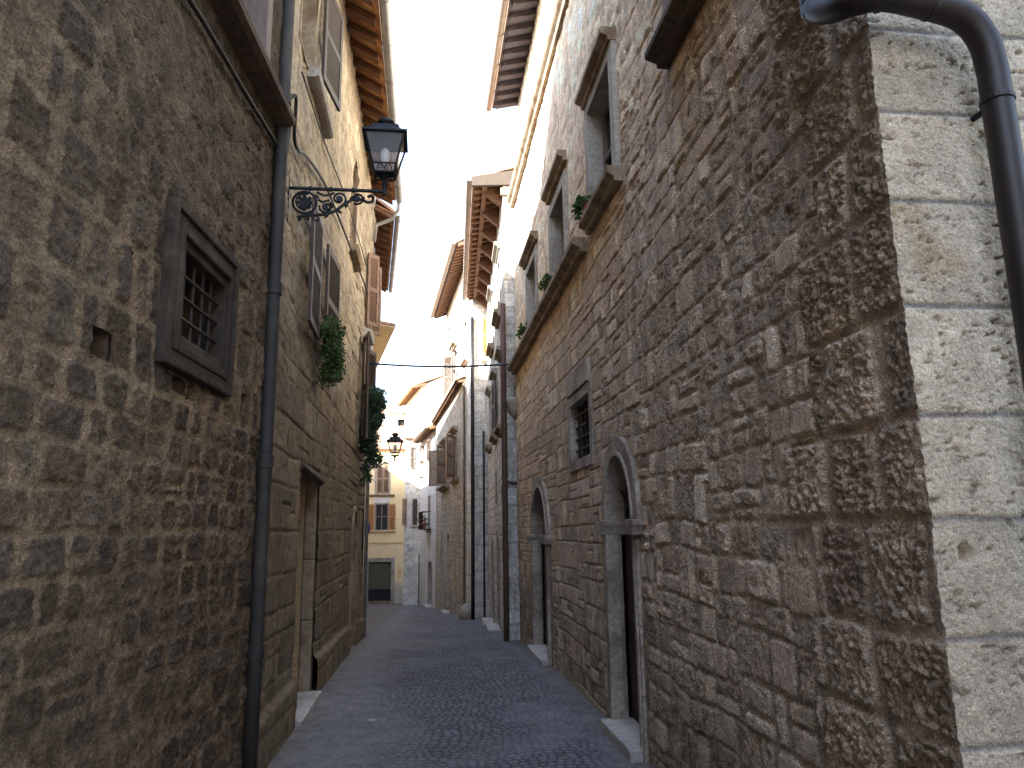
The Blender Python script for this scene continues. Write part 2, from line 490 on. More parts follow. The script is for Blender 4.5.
# a plain far facade: even courses, small relief
def ashlar_surf(seed, cols, mortar, hrow=(.2, .3), wst=(.3, .6), relief=.008, gap=.006, wob=.01, stain=.25, rough=.004, z0=-3, z1=14, split=.0, bev=.02, tone=.12):
    rows = rows_between(z0, z1, hrow[0], hrow[1], seed)
    def surf(U, Z):
        uw = U + wob * fbm(U, Z, 3.1, 2, seed + 5); zw = Z + wob * fbm(U, Z, 2.3, 2, seed + 9)
        d, r = layout(uw, zw, rows, wst[0], wst[1], seed, split, .02)
        t = sstep(gap, gap + bev, d)
        h = (t * (.35 + .65 * r[..., 0]) - .6) * relief + rough * fbm(U, Z, 19, 3, seed + 3)
        c = pal(r[..., 1], cols) * (1 + tone * (r[..., 2:3] - .5) * 2)
        c = c * t[..., None] + np.array(mortar) * (1 - t[..., None])
        c = c * (1 + stain * fbm(U * 1.6, Z * .5, 1.1, 4, seed + 21))[..., None]
        return h, c, 0, 0
    return surf

# ------------------------------------------------------------------ building elements
def shutter(parent, fr, w, z0, z1, mat, turn=0.0, t=.035, pitch=.045, u=0, o=0.05, rails=(.5,), shut=False):
    """louvred leaf hinged at (u,o); positive w runs away from the camera"""
    f = fr.sub(u, o, 0, turn)
    mb = MB(f)
    sg = 1 if w > 0 else -1
    a = abs(w); st = min(.07, a * .18)
    def bx(u0, u1, o0, o1, za, zb):
        u0, u1 = sorted((sg * u0, sg * u1)); mb.box(u0, u1, o0, o1, za, zb)
    bx(0, st, 0, t, z0, z1); bx(a - st, a, 0, t, z0, z1)
    zs = [z0] + [z0 + (z1 - z0) * q for q in rails] + [z1]
    hr = .085
    bx(st, a - st, .002, t - .002, z0, z0 + hr); bx(st, a - st, .002, t - .002, z1 - hr, z1)
    for q in zs[1:-1]: bx(st, a - st, .002, t - .002, q - hr / 2, q + hr / 2)
    for i in range(len(zs) - 1):
        lo = zs[i] + (hr if i == 0 else hr / 2); hi = zs[i + 1] - (hr if i == len(zs) - 2 else hr / 2)
        n = max(2, int((hi - lo) / pitch)); stp = (hi - lo) / n
        for k in range(n):
            zc = lo + stp * (k + .5)
            ua, ub = sorted((sg * st, sg * (a - st)))
            A_, B_ = (.35, -.5) if shut else (-.38, .24)
            mb.hexa([(ua, .004, zc + stp * A_), (ub, .004, zc + stp * A_), (ub, t - .006, zc + stp * B_), (ua, t - .006, zc + stp * B_),
                     (ua, .004, zc + stp * A_ + .008), (ub, .004, zc + stp * A_ + .008), (ub, t - .006, zc + stp * B_ + .008), (ua, t - .006, zc + stp * B_ + .008)])
    return mb.build('shutter', mat, parent)

def window(bld, fr, u0, u1, z0, z1, depth=.2, sw=.1, proud=.02, mat='trim', pane='pane', bars=True, sill=None, hood=None, name='window', base=True):
    """stone surround with reveals; pane, mullions, sill and hood as sub-parts"""
    mb = MB(fr)
    mb.box(u0 - sw, u0, -depth - .05, proud, z0 - (sw if base else 0), z1 + sw); mb.box(u1, u1 + sw, -depth - .05, proud, z0 - (sw if base else 0), z1 + sw)
    mb.box(u0, u1, -depth - .05, proud, z1, z1 + sw)
    if base: mb.box(u0, u1, -depth - .05, proud, z0 - sw, z0)
    w = mb.build(name, M[mat], bld, bevel=.006)
    MB(fr).box(u0 - .01, u1 + .01, -depth - .03, -depth - .01, z0 - .01, z1 + .01).build('pane', M[pane], w)
    if bars:
        b = MB(fr); c = (u0 + u1) / 2
        for a in (u0, u1 - .05, c - .03): b.box(a, a + (.06 if a == c - .03 else .05), -depth - .01, -depth + .03, z0, z1)
        for zz in (z0, z1 - .05, (z0 + z1) / 2): b.box(u0 + .05, u1 - .05, -depth - .008, -depth + .026, zz, zz + .05)
        b.build('frame', M['frame_wood'], w)
    if sill: moulding(fr, sill[0], sill[1], sill[2], sill[3], sill[4], M[sill[5]], w, 'sill')
    if hood: moulding(fr, hood[0], hood[1], hood[2], hood[3], hood[4], M[hood[5]], w, 'hood')
    return w

def moulding(fr, u0, u1, z0, z1, out, mat, parent, name):
    hz = z1 - z0
    pr = [(-.03, z0), (out * .45, z0), (out * .5, z0 + hz * .3), (out * .85, z0 + hz * .45), (out, z0 + hz * .55), (out, z1 - hz * .08), (out * .9, z1), (-.03, z1)]
    return MB(fr).extrude_u(pr, u0, u1).build(name, mat, parent, bevel=.004)

def eave(bld, fr, u0, u1, zi, zo, over, back=4.0, pitch=.30, board='eave_wood', raf='rafter_wood', gap=.4, rw=.1, rh=.12, gut='gutter', inn=0.25, gr=.065, purlin=False, name='roof', caps=True):
    """tiled roof with boarded soffit, rafters and a gutter"""
    slope = (zi - zo) / over
    ridge = zi + back * pitch
    # tile bed: waves of half-round tiles
    n = int((u1 - u0) / .05); us = np.linspace(u0, u1, n + 1)
    th = .09
    mb = MB(fr)
    os_ = [over, 0, -back * .5, -back]
    zz = [zo, zi, zi + back * pitch * .5, ridge]
    rows = []
    for o_, z_ in zip(os_, zz):
        rows.append(mb.pts([(u, o_, z_ + th + .045 * abs(math.sin(math.pi * (u - u0) / .2))) for u in us]))
    und = mb.pts([(u, over, zo + .02) for u in us])
    for k in range(n):
        mb.face([und + k, und + k + 1, rows[0] + k + 1, rows[0] + k])
        for a in range(3): mb.face([rows[a] + k, rows[a] + k + 1, rows[a + 1] + k + 1, rows[a + 1] + k])
    for k in (0, n):      # gable ends
        e = mb.pts([(us[k], o_, z_ + .02) for o_, z_ in zip(os_, zz)])
        for a in range(3): mb.face([rows[a] + k, rows[a + 1] + k, e + a + 1, e + a])
    roof = mb.build(name, M['tile'], bld)
    s = MB(fr)
    s.hexa([(u0 + .01, -inn, zi - inn * -slope * 0), (u1 - .01, -inn, zi), (u1 - .01, over - .01, zo), (u0 + .01, over - .01, zo),
            (u0 + .01, -inn, zi + .018), (u1 - .01, -inn, zi + .018), (u1 - .01, over - .01, zo + .018), (u0 + .01, over - .01, zo + .018)])
    s.build('soffit', M[board], roof)
    m = int((u1 - u0 - rw) / gap)
    first = None
    for k in range(m + 1):
        uc = u0 + rw / 2 + .02 + k * gap
        if first is None:
            r = MB(fr)
            r.hexa([(uc - rw / 2, -inn + .02, zi - rh), (uc + rw / 2, -inn + .02, zi - rh), (uc + rw / 2, over - .06, zo - rh * .75), (uc - rw / 2, over - .06, zo - rh * .75),
                    (uc - rw / 2, -inn + .02, zi - .001), (uc + rw / 2, -inn + .02, zi - .001), (uc + rw / 2, over - .06, zo - .001), (uc - rw / 2, over - .06, zo - .001)])
            first = r.build('rafter', M[raf], roof)
        else:
            c = first.copy(); COL.objects.link(c); c.parent = roof
            c.location = (fr.d[0] * k * gap, fr.d[1] * k * gap, random.uniform(-.006, .006))
            c.rotation_euler = (0, 0, 0)
    if purlin:
        MB(fr).box(u0 + .02, u1 - .02, over * .52, over * .52 + .1, (zi + zo) / 2 - rh - .08, (zi + zo) / 2 - rh * .4).build('purlin', M[raf], roof)
    if gut:
        g = MB(fr); k_ = 9; pr = []
        for i in range(k_ + 1):
            a = math.pi + math.pi * i / k_; pr.append((over + gr + .005 + gr * math.cos(a), zo + .03 + gr * math.sin(a)))
        for i in range(k_ + 1):
            a = 2 * math.pi - math.pi * i / k_; pr.append((over + gr + .005 + (gr - .008) * math.cos(a), zo + .03 + (gr - .008) * math.sin(a)))
        g.extrude_u(pr, u0 - .03, u1 + .03)
        go = g.build('gutter', M[gut], roof, smooth=False)
        uu = u0 + .3
        while uu < u1:
            b = MB(fr)
            p2 = []
            for i in range(k_ + 1):
                a = math.pi + math.pi * i / k_; p2.append((over + gr + .005 + (gr + .006) * math.cos(a), zo + .03 + (gr + .006) * math.sin(a)))
            for i in range(k_ + 1):
                a = 2 * math.pi - math.pi * i / k_; p2.append((over + gr + .005 + (gr + .001) * math.cos(a), zo + .03 + (gr + .001) * math.sin(a)))
            b.extrude_u(p2, uu, uu + .03); uu += .9
            b.build('gutter_strap', M[gut], go)
    return roof

def body(bld, fr, u0, u1, z0, z1, back=5.0, front=-.55, mat='body', name='inner_wall'):
    """the mass of the house behind its street wall"""
    return MB(fr).box(u0, u1, -back, front, z0, z1).build(name, M[mat], bld)

def pipe(bld, path, r, mat, name='drainpipe', collars=(), world=True, n=14):
    mb = MB(); mb.tube(path, r, n, world=True)
    o = mb.build(name, M[mat], bld, smooth=True)
    if collars:
        for (a, b, rr) in collars: MB().tube([a, b], rr, n, world=True).build('collar', M[mat], o, bevel=.003)
    return o

def arc(c, r, a0, a1, n=14, ry=None):
    return [(c[0] + r * math.cos(a0 + (a1 - a0) * i / n), c[1] + (ry or r) * math.sin(a0 + (a1 - a0) * i / n)) for i in range(n + 1)]

# ------------------------------------------------------------------ ground
GY = [-60, 9, 11, 14, 18, 24, 32, 40, 44, 60, 400]
GZ = [-.2, -.2, -.24, -.38, -.62, -1.02, -1.6, -2.12, -2.25, -2.3, -2.3]
def gz(y):
    y = np.asarray(y, float)
    return sum(np.interp(y + k, GY, GZ) for k in (-1.5, -.75, 0, .75, 1.5)) / 5

def make_ground():
    ys = np.unique(np.concatenate([np.linspace(-60, 60, 121), np.array([80, 120, 200, 400])])); xs = np.array([-300, -60, -12, -3, 0, 3, 12, 60, 300.])
    X, Y = np.meshgrid(xs, ys)
    P = np.stack([X, Y, gz(Y) - .06], -1)
    C = np.ones(P.shape) * np.array([.16, .14, .12])
    g = grid_object('ground', P, C, np.ones((len(ys) - 1, len(xs) - 1), bool), M['far_stone'], None)
    g['kind'] = 'structure'

def make_street():
    ys = np.concatenate([np.arange(-3, 4.6, .3), np.arange(4.6, 11, .0135)])
    y = 11.0; ext = []
    while y < 45: ext.append(y); y += .0013 * y + (y - 11) * .0012
    ys = np.concatenate([ys, ext, [46.]])
    xs = lines((-4.6, -1.75, .25), (-1.75, 2.0, .0145), (2.0, 4.1, .2))
    X, Y = np.meshgrid(xs, ys)
    xw = X + .018 * fbm(X, Y, 2.7, 2, 41); yw = Y + .03 * fbm(X, Y, 1.9, 2, 44)
    xc = np.mod(xw + 3.0, 1.15) - .575                               # setts laid in repeated shallow fans
    v = yw - .42 * (.33 - xc ** 2 / .33 * .33) * 1.0 + 0
    d, r = layout(xw, v, rows_between(-5, 48, .07, .086, 3), .062, .098, 5, 0, .016)
    worn = sstep(-.05, -.75, X + .35 * fbm(X, Y, .55, 3, 77))         # the left margin is worn smooth and filled
    worn = np.maximum(worn, .75 * sstep(.25, .55, fbm(X, Y, .8, 3, 12)))
    worn = np.maximum(worn, sstep(1.35, 1.6, X + .1 * fbm(X, Y, 1.3, 2, 70)) * .8)
    t = sstep(.002, .022, d)
    h = (t * (.007 + .004 * r[..., 0]) - .005) * (1 - .8 * worn) + .012 * fbm(X, Y, .9, 3, 8) + .0018 * fbm(X, Y, 30, 2, 6)
    stone = pal(r[..., 1], [(.175, .174, .186), (.195, .192, .2), (.152, .152, .162), (.185, .179, .182)]) * (1 + .25 * (r[..., 2:3] - .5))
    c = stone * t[..., None] + np.array([.065, .065, .07]) * (1 - t[..., None])
    w_ = np.array([.19, .187, .194]) * (1 + .16 * fbm(X, Y, 7, 3, 90))[..., None]
    k = (.75 * worn)[..., None]
    c = c * (1 - k) + w_ * k
    slab = (sstep(13.6, 14.1, Y + .3 * fbm(X, Y, .8, 2, 2)) * (1 - sstep(15.2, 15.8, Y)))[..., None] * .8
    c = c * (1 - slab) + np.array([.16, .155, .15]) * slab
    c *= (1 + .18 * fbm(X, Y, .7, 3, 55))[..., None]
    dust = np.maximum(sstep(-.95, -1.25, X + .12 * fbm(X, Y, 2.3, 3, 61)), sstep(1.45, 1.75, X + .12 * fbm(X, Y, 2.1, 3, 62)))[..., None] * .55
    c = c * (1 - dust) + np.array([.13, .105, .08]) * (1 + .5 * fbm(X, Y, 16, 3, 63))[..., None] * dust
    P = np.stack([X, Y, gz(Y) + h], -1)
    s = grid_object('street', P, c, np.ones((len(ys) - 1, len(xs) - 1), bool), M['cobble'], None)
    s['kind'] = 'structure'

make_ground()
make_street()

# ================================================================== left: brown rubble house next to the camera
A0 = R(4.2)
FL0 = Frame(-1.27, 6.25, A0, 'L')
CUT = [(-2.87, -2.70, 2.39, 2.53), (-2.02, -1.82, 2.395, 2.485)]
HOLES = [(-1.8, -1.62, 2.385, 2.475, .05), (-.82, -.74, 2.46, 2.60, .07), (-3.62, -3.5, 3.9, 3.99, .1)]

def l0_surf(U, Z):
    uw = U + .035 * fbm(U, Z, 3.0, 3, 3) + .010 * fbm(U, Z, 18, 2, 4)
    zw = Z + .028 * fbm(U, Z, 1.8, 3, 5) + .009 * fbm(U, Z, 20, 2, 6)
    lowr = list(np.arange(-.6, 2.3, .185)); up = rows_between(lowr[-1] + .19, 11, .19, .34, 8)
    d, r = layout(uw, zw, lowr + up, .16, .40, 12, .10, .05, xs=.65)
    upz = sstep(2.2, 4.5, Z)
    gap = .012 + .016 * upz + .022 * np.clip(fbm(U, Z, 1.4, 3, 31) + .1, 0, 1) + .006 * r[..., 2]
    t = sstep(gap, gap + .009, d + .008 * fbm(U, Z, 34, 2, 37))
    t = t * (1 - .6 * upz * sstep(.05, .5, fbm(U, Z, 2.4, 3, 66)))
    rough = fbm(U, Z, 34, 3, 7, .6); med = fbm(U, Z, 8, 3, 9)
    h = t * (.008 + .018 * (r[..., 0] - .4)) + (1 - t) * (.009 * fbm(U, Z, 30, 3, 15) + .004) + .008 * rough * (.5 + t) + .010 * med
    h = h + .025 * fbm(U, Z, .7, 2, 10)
    st = pal(r[..., 1], [(.135, .102, .074), (.165, .124, .088), (.115, .089, .068), (.18, .134, .09), (.152, .12, .092), (.125, .092, .062)])
    st = st * (1 + .5 * (r[..., 2:3] - .5)) * (1 + .38 * rough + .16 * med)[..., None]
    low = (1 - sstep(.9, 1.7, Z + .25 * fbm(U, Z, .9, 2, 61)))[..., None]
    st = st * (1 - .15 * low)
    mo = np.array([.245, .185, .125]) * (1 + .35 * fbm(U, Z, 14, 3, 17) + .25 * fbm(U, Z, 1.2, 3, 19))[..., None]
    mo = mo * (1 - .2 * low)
    mid = np.array([1.0, .95, .88]) * (1 - .42 * sstep(2.6, 4.6, Z))[..., None]      # paler below, darker towards the top
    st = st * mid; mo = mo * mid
    c = (st * t[..., None] + mo * (1 - t[..., None])) * .92
    wash = (.3 * upz * sstep(-.3, .5, fbm(U, Z, .8, 3, 71) + .5 * upz - .2))[..., None]
    c = c * (1 - wash) + (np.array([.165, .124, .085]) * (1 + .4 * rough)[..., None]) * wash
    for a, b, z0, z1, dp in HOLES:
        wob = .014 * fbm(U, Z, 14, 2, 88)
        e = np.minimum(np.minimum(U - a, b - U), np.minimum(Z - z0, z1 - Z)) + wob
        k = sstep(-.001, .006, e)
        h = h - dp * k
    return h, c, 0, 0

t = thing('stone_house', 'dark brown rubble house at the left edge with a small barred window in moulded frame', 'house', (*FL0.p(-3, -.3, 0)[:2], -.2))
ug = lines((-12, -4.2, .35), (-4.2, -.24, .0088), -.24)
zg = lines((-.45, 5.4, .0098), (5.4, 5.7, .02), (5.7, 10.3, .12), 10.3)
W0 = (-1.96, -1.27, 2.73, 3.24); WU = (-1.75, -.78, 5.1, 6.6)
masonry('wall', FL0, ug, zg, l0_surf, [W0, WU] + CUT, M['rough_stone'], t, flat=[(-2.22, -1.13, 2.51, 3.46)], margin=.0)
bd = MB(FL0)
bd.box(-12, -.0, -6, -.55, -.6, 10.2); bd.box(-.3, 0, -.55, -.06, -.6, 10.2); bd.box(-12, -11.7, -.55, -.06, -.6, 10.2)
bd.build('inner_wall', M['body'], t)
for (a, e, z0, z1) in CUT:
    b = MB(FL0)
    b.box(a - .04, a, -.5, -.02, z0 - .04, z1 + .04); b.box(e, e + .04, -.5, -.02, z0 - .04, z1 + .04); b.box(a, e, -.5, -.02, z0 - .04, z0); b.box(a, e, -.5, -.02, z1, z1 + .04); b.box(a, e, -.52, -.48, z0, z1)
    b.build('wall_hole', M['sill_dark'], t)
# moulded window: three stepped bands, then the bars
b = MB(FL0); FO = (-2.22, -1.13, 2.51, 3.46)
def band(mb, a, i, o0, o1):
    mb.box(a[0], i[0], o0, o1, a[2], a[3]); mb.box(i[1], a[1], o0, o1, a[2], a[3])
    mb.box(i[0], i[1], o0, o1, a[2], i[2]); mb.box(i[0], i[1], o0, o1, i[3], a[3])
q = [FO, (-2.17, -1.18, 2.56, 3.41), (-2.11, -1.225, 2.61, 3.36), (-2.04, -1.245, 2.67, 3.30), W0]
for k, (o0, o1) in enumerate(((-.07, .05), (-.07, .032), (-.07, .04), (-.32, .012))):
    band(b, q[k], q[k + 1], o0, o1)
wf = b.build('window', M['trim_dark'], t, bevel=.009)
g = MB(FL0)
for u in (-1.83, -1.68, -1.53, -1.39): g.tube([(u, -.05, 2.72), (u, -.05, 3.26)], .011, 8)
for z in (2.86, 2.99, 3.12): g.tube([(-2.02, -.042, z), (-1.25, -.042, z)], .011, 8)
g.build('bar', M['rust_iron'], wf)
MB(FL0).box(-2.02, -1.25, -.31, -.29, 2.7, 3.27).build('pane', M['dark_in'], wf)
# upper window with its heavy sill
b = MB(FL0); b.box(-1.87, -1.75, -.3, .03, 5.08, 6.72); b.box(-.78, -.66, -.3, .03, 5.08, 6.72); b.box(-1.75, -.78, -.3, .03, 6.6, 6.72)
w2 = b.build('window', M['frame_wood'], t, bevel=.006)
b = MB(FL0)
for a in (-1.75, -1.29, -.86): b.box(a, a + .08, -.2, -.12, 5.1, 6.6)
b.box(-1.67, -.86, -.195, -.125, 5.1, 5.2); b.box(-1.67, -.86, -.195, -.125, 5.9, 5.96)
b.build('frame', M['frame_wood'], w2)
MB(FL0).box(-1.76, -.77, -.23, -.21, 5.09, 6.61).build('pane', M['pane'], w2)
MB(FL0).extrude_u([(-.05, 4.955), (.13, 4.975), (.17, 5.0), (.175, 5.055), (.15, 5.075), (-.05, 5.085)], -3.3, -.34).build('sill', M['sill_dark'], w2, bevel=.006)
sl = MB(FL0).extrude_u([(-.3, 5.086), (.12, 5.086), (.1, 5.1), (-.3, 5.12)], -1.75, -.78).build('inner_sill', M['trim'], w2)
eave(t, FL0, -12, 0, 10.3, 10.0, .42, pitch=.05, back=3.5, gap=.6)

# drainpipe down the joint between the two left houses
dp = [FL0.p(-.33, .062, z) for z in (9.8, 5.35, 3.0, .4, -.1)]
pl = [FL0.p(-.33, .062, z) for z in np.linspace(9.8, -.12, 12)]
pipe(t, pl, .052, 'pipe_grey', 'drainpipe', [(FL0.p(-.33, .062, z - .05), FL0.p(-.33, .062, z + .05), .063) for z in (.75, 2.15, 3.55, 5.25, 6.6)])
for z in (1.5, 2.9, 5.6, 5.05, 6.3): MB(FL0).box(-.35, -.31, -.03, .02, z, z + .03).build('pipe_bracket', M['rust_iron'], t)

# ================================================================== left: tan ashlar house beyond the pipe
FL1 = Frame(-1.25, 6.25, 0, 'L')
def Y(y): return y - 6.25
D1 = (Y(7.72), Y(9.12), -.6, 2.24); D2 = (Y(13.25), Y(14.3), -.8, 1.98, 1.6)
V1 = (Y(8.0), Y(8.5), 3.74, 4.95); V2 = (Y(6.6), Y(7.4), 6.35, 7.7); V3 = (Y(13.9), Y(14.7), 3.25, 5.2)
V4 = (Y(11.6), Y(12.4), 6.35, 7.75)
def l1_surf(U, Z):
    uw = U + .022 * fbm(U, Z, 3.0, 3, 103); zw = Z + .022 * fbm(U, Z, 2.2, 3, 105) + .03 * fbm(U, Z, .5, 2, 106)
    d, r = layout(uw, zw, rows_between(-1.2, 11, .17, .40, 118), .28, .95, 112, .22, .02)
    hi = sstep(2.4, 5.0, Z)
    far = sstep(4.5, 7.5, U)
    t = sstep(.004, .018, d)
    tt = t * (.55 + .45 * sstep(-.3, .3, fbm(U, Z, .9, 2, 131)))
    rough = fbm(U, Z, 24, 4, 107); med = fbm(U, Z, 6, 3, 109); hol = fbm(U * .6, Z * 1.5, 5, 4, 141)
    h = (tt - 1) * (.012 + .018 * far) + .012 * (r[..., 0] - .5) * (.7 + 1.5 * far) + .006 * rough * (1 + hi) + .010 * med - .03 * sstep(.35, .7, hol) * (.3 + hi)
    h = h + .02 * fbm(U, Z, .6, 2, 110) + .12 * sstep(6.9, 8.7, Z)
    st = pal(r[..., 1], [(.30, .235, .155), (.33, .26, .17), (.27, .21, .145), (.35, .28, .185), (.285, .215, .135)]) * (1 + .22 * (r[..., 2:3] - .5))
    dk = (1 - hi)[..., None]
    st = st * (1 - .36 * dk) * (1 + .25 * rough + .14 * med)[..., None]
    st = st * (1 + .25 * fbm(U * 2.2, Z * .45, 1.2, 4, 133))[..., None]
    st = st * (1 + np.array([.44, .53, .69]) * hi[..., None])  # upper stones lightened: warm bounce light put into their colour
    mo = np.array([.16, .125, .085])
    c = st * (.45 + .55 * tt)[..., None] + mo * (.55 * (1 - tt))[..., None]
    pl_ = sstep(.45 + .05 * fbm(U, Z, 3, 2, 151), .38, Z - gz(U + 6.25) - .0)           # plinth stands proud
    h = h + .055 * pl_
    return h, c, 0, 0
t = thing('stone_house', 'tan stone house on the left, behind the large bracket lamp, with orange boarded eave', 'house', (-1.6, 9, -.2))
ug = lines((-.3, 3.4, .016), (3.4, 6, .024), (6, 9.45, .035), 9.45)
zg = lines((-1.0, 5.4, .018), (5.4, 8.95, .03), 8.95)
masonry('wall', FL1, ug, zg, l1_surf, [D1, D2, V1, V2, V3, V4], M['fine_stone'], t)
bd = MB(FL1); bd.box(-.25, 9.45, -6, -.55, -1.2, 8.9); bd.box(9.15, 9.44, -.55, -.08, -1.2, 8.9); bd.build('inner_wall', M['body'], t)
# door in a deep recess, far reveal of yellow brick and a stone pier
b = MB(FL1)
b.box(D1[1] - .005, D1[1] + .16, -.17, -.03, -.5, .62); b.box(D1[1] - .012, D1[1] + .16, -.17, -.03, .62, 1.3); b.box(D1[1] - .003, D1[1] + .16, -.17, -.03, 1.3, 2.26)
b.box(D1[0] - .16, D1[0] + .004, -.5, -.03, -.5, 2.26)
b.box(D1[0] - .1, D1[1] + .1, -.52, -.035, 2.235, 2.55)
dr = b.build('door', M['sill_brown'], t, bevel=.02)
b = MB(FL1); b.box(D1[1] + .02, D1[1] + .12, -.5, -.172, -.25, 2.25)
for k in range(36):
    z = -.2 + k * .068
    b.box(D1[1] - .004 - (.01 if k % 2 else 0), D1[1] + .12, -.5, -.172, z, z + .06)
b.build('brick_reveal', M['brick'], dr)
b = MB(FL1); b.box(D1[0], D1[1], -.5, -.42, -.3, 2.24)
for a in np.linspace(D1[0] + .1, D1[1] - .3, 4): b.box(a, a + .22, -.425, -.405, 0, 2.1)
b.build('door_leaf', M['old_wood'], dr)
MB(FL1).box(D1[0] + .01, D1[1] + .03, -.42, .10, -.34, -.155).build('doorstep', M['step'], dr, bevel=.015)
MB(FL1).hexa([(D1[0] - .05, -.02, 2.2), (D1[1] + .12, -.02, 2.16), (D1[1] + .12, .045, 2.19), (D1[0] - .05, .045, 2.26),
              (D1[0] - .05, -.02, 2.33), (D1[1] + .12, -.02, 2.3), (D1[1] + .12, .02, 2.27), (D1[0] - .05, .03, 2.31)]).build('lintel', M['sill_dark'], dr, bevel=.015)
# plinth blocks
# round-headed niche door at the far end
b = MB(FL1); outl = [(D2[0] - .1, -.75)] + arc(((D2[0] + D2[1]) / 2, 1.6), .475, math.pi, 0, 14, .48) + [(D2[1] + .1, -.75)]
innl = [(D2[0], -.75)] + arc(((D2[0] + D2[1]) / 2, 1.6), .375, math.pi, 0, 14, .38) + [(D2[1], -.75)]
b.ring_o(outl, innl, -.4, .02)
d2 = b.build('door', M['sill_brown'], t, bevel=.01)
MB(FL1).box(D2[0], D2[1], -.42, -.34, -.7, 2.0).build('door_leaf', M['old_wood'], d2)
MB(FL1).box(D2[0] - .15, D2[1] + .1, -.3, .14, -.75, -.42).build('doorstep', M['step'], d2, bevel=.015)
# windows with their shutters
w = window(t, FL1, *V1, depth=.2, sw=.07, proud=.012, mat='sill_brown')
shutter(w, FL1, -.80, 3.66, 4.98, M['dark_shutter'], u=V1[0] - .01, o=.055, turn=-.03)
shutter(w, FL1, .80, 3.66, 4.98, M['dark_shutter'], u=V1[1] + .01, o=.055, turn=.06)
w = window(t, FL1, *V2, depth=.2, sw=.07, proud=.012, mat='sill_brown')
shutter(w, FL1, .66, 6.5, 7.75, M['brown_shutter'], u=V2[1] + .1, o=.07, turn=.16, pitch=.05)
MB(FL1).extrude_u([(-.05, 6.22), (.09, 6.22), (.12, 6.245), (.13, 6.34), (-.05, 6.36)], Y(7.05), Y(8.3)).build('sill', M['trim'], w, bevel=.006)
w = window(t, FL1, *V3, depth=.2, sw=.07, proud=.012, mat='sill_brown')
shutter(w, FL1, -.5, 3.25, 5.25, M['dark_shutter'], u=V3[0], o=.04, turn=-.28)
shutter(w, FL1, .5, 3.25, 5.25, M['dark_shutter'], u=V3[1], o=.04, turn=.3)
w = window(t, FL1, *V4, depth=.2, sw=.07, proud=.012, mat='sill_brown')
MB(FL1).extrude_u([(-.05, 6.04), (.11, 6.07), (.15, 6.18), (-.05, 6.22)], Y(11.5), Y(12.5)).build('sill', M['sill_brown'], w, bevel=.01)
MB(FL1).box(Y(11.98), Y(12.06), .0, .05, 6.3, 7.8).build('post', M['rose_shutter'], w)
V5 = (Y(14.75), Y(15.3), 5.8, 7.2)
b = MB(FL1); b.box(V5[0], V5[1], -.02, .03, V5[2], V5[3]); w = b.build('window', M['sill_brown'], t)
shutter(w, FL1, .30, 5.72, 7.25, M['rose_shutter'], u=V5[0] - .1, o=.03, turn=.75)
shutter(w, FL1, .30, 5.72, 7.25, M['rose_shutter'], u=V5[1] + .05, o=.03, turn=.8)
MB(FL1).extrude_u([(-.03, 5.42), (.14, 5.46), (.18, 5.58), (-.03, 5.66)], V5[0] - .2, V5[1] + .05).build('sill', M['step'], w, bevel=.01)
rf = eave(t, FL1, .25, 8.4, 8.83, 8.40, .58, pitch=.3, gap=.40, rw=.11, rh=.13, gr=.072)
pipe(rf, [(-.60, 14.6, 8.36), (-.61, 14.66, 8.22), (-.75, 14.75, 8.05), (-1.08, 14.85, 7.95), (-1.12, 14.9, 7.6)], .04, 'gutter', 'drainpipe')

# further left houses along the bend
F2 = Frame(-1.25, 15.7, -R(4.3), 'L')
S_tan = [(.36, .29, .2), (.32, .26, .18), (.39, .32, .23)]
t = thing('stone_house', 'narrow left house behind the tan one, seen as a shorter eave with grey gutter', 'house', (-1.7, 18, -.6))
masonry('wall', F2, lines((0, 4.75, .05), 4.75), lines((-1.6, 8.5, .05), 8.5), ashlar_surf(201, S_tan, (.2, .16, .12)), [], M['far_stone'], t)
bd = MB(F2); bd.box(0, 4.75, -6, -.1, -2, 8.45); bd.build('inner_wall', M['body'], t)
eave(t, F2, -.6, 4.7, 8.7, 8.33, .50, pitch=.3, gap=.36, rw=.1)
MB(F2).tube([(.6, .06, z) for z in (8, 4, -.6)], .04, 10).build('drainpipe', M['gutter'], t, smooth=True)
e2 = F2.p(4.75, 0, 0)
F3 = Frame(e2[0], e2[1], -R(9), 'L')
t = thing('stone_house', 'left house with yellow soffit under a jutting tiled eave, behind the rose-brown shutters', 'house', (-2.4, 24, -1))
masonry('wall', F3, lines((0, 9, .12), 9), lines((-2.2, 7.4, .12), 7.4), ashlar_surf(203, [(.6, .47, .28), (.56, .44, .26)], (.5, .4, .25), relief=.003), [], M['plaster_wall'], t)
bd = MB(F3); bd.box(0, 9, -6, -.1, -2.6, 7.35); bd.build('inner_wall', M['white_body'], t)
MB(F3).box(0, 11, -6, -1.2, 7.36, 9.55).build('shade_block', M['cream'], t)  # upper block added out of view, shaped to shade the houses opposite
eave(t, F3, 0, 8.9, 7.42, 7.32, .74, pitch=.3, gap=9.5, board='yellow_soffit', raf='yellow_soffit', rw=.02, rh=.02, gut='')
e3 = F3.p(9, 0, 0)
F4 = Frame(e3[0], e3[1], -R(7), 'L')
t = thing('stone_house', 'last pale house on the left before the yellow house that closes the street', 'house', (e3[0] - 1, e3[1] + 5, -2))
masonry('wall', F4, lines((0, 13, .2), 13), lines((-2.8, 6.5, .2), 6.5), ashlar_surf(204, S_tan, (.25, .2, .15)), [], M['far_stone'], t)
bd = MB(F4); bd.box(0, 13, -6, -.1, -3, 6.5); bd.build('inner_wall', M['body'], t)
eave(t, F4, 0, 12.9, 6.55, 6.35, .4, pitch=.3, gap=.5)

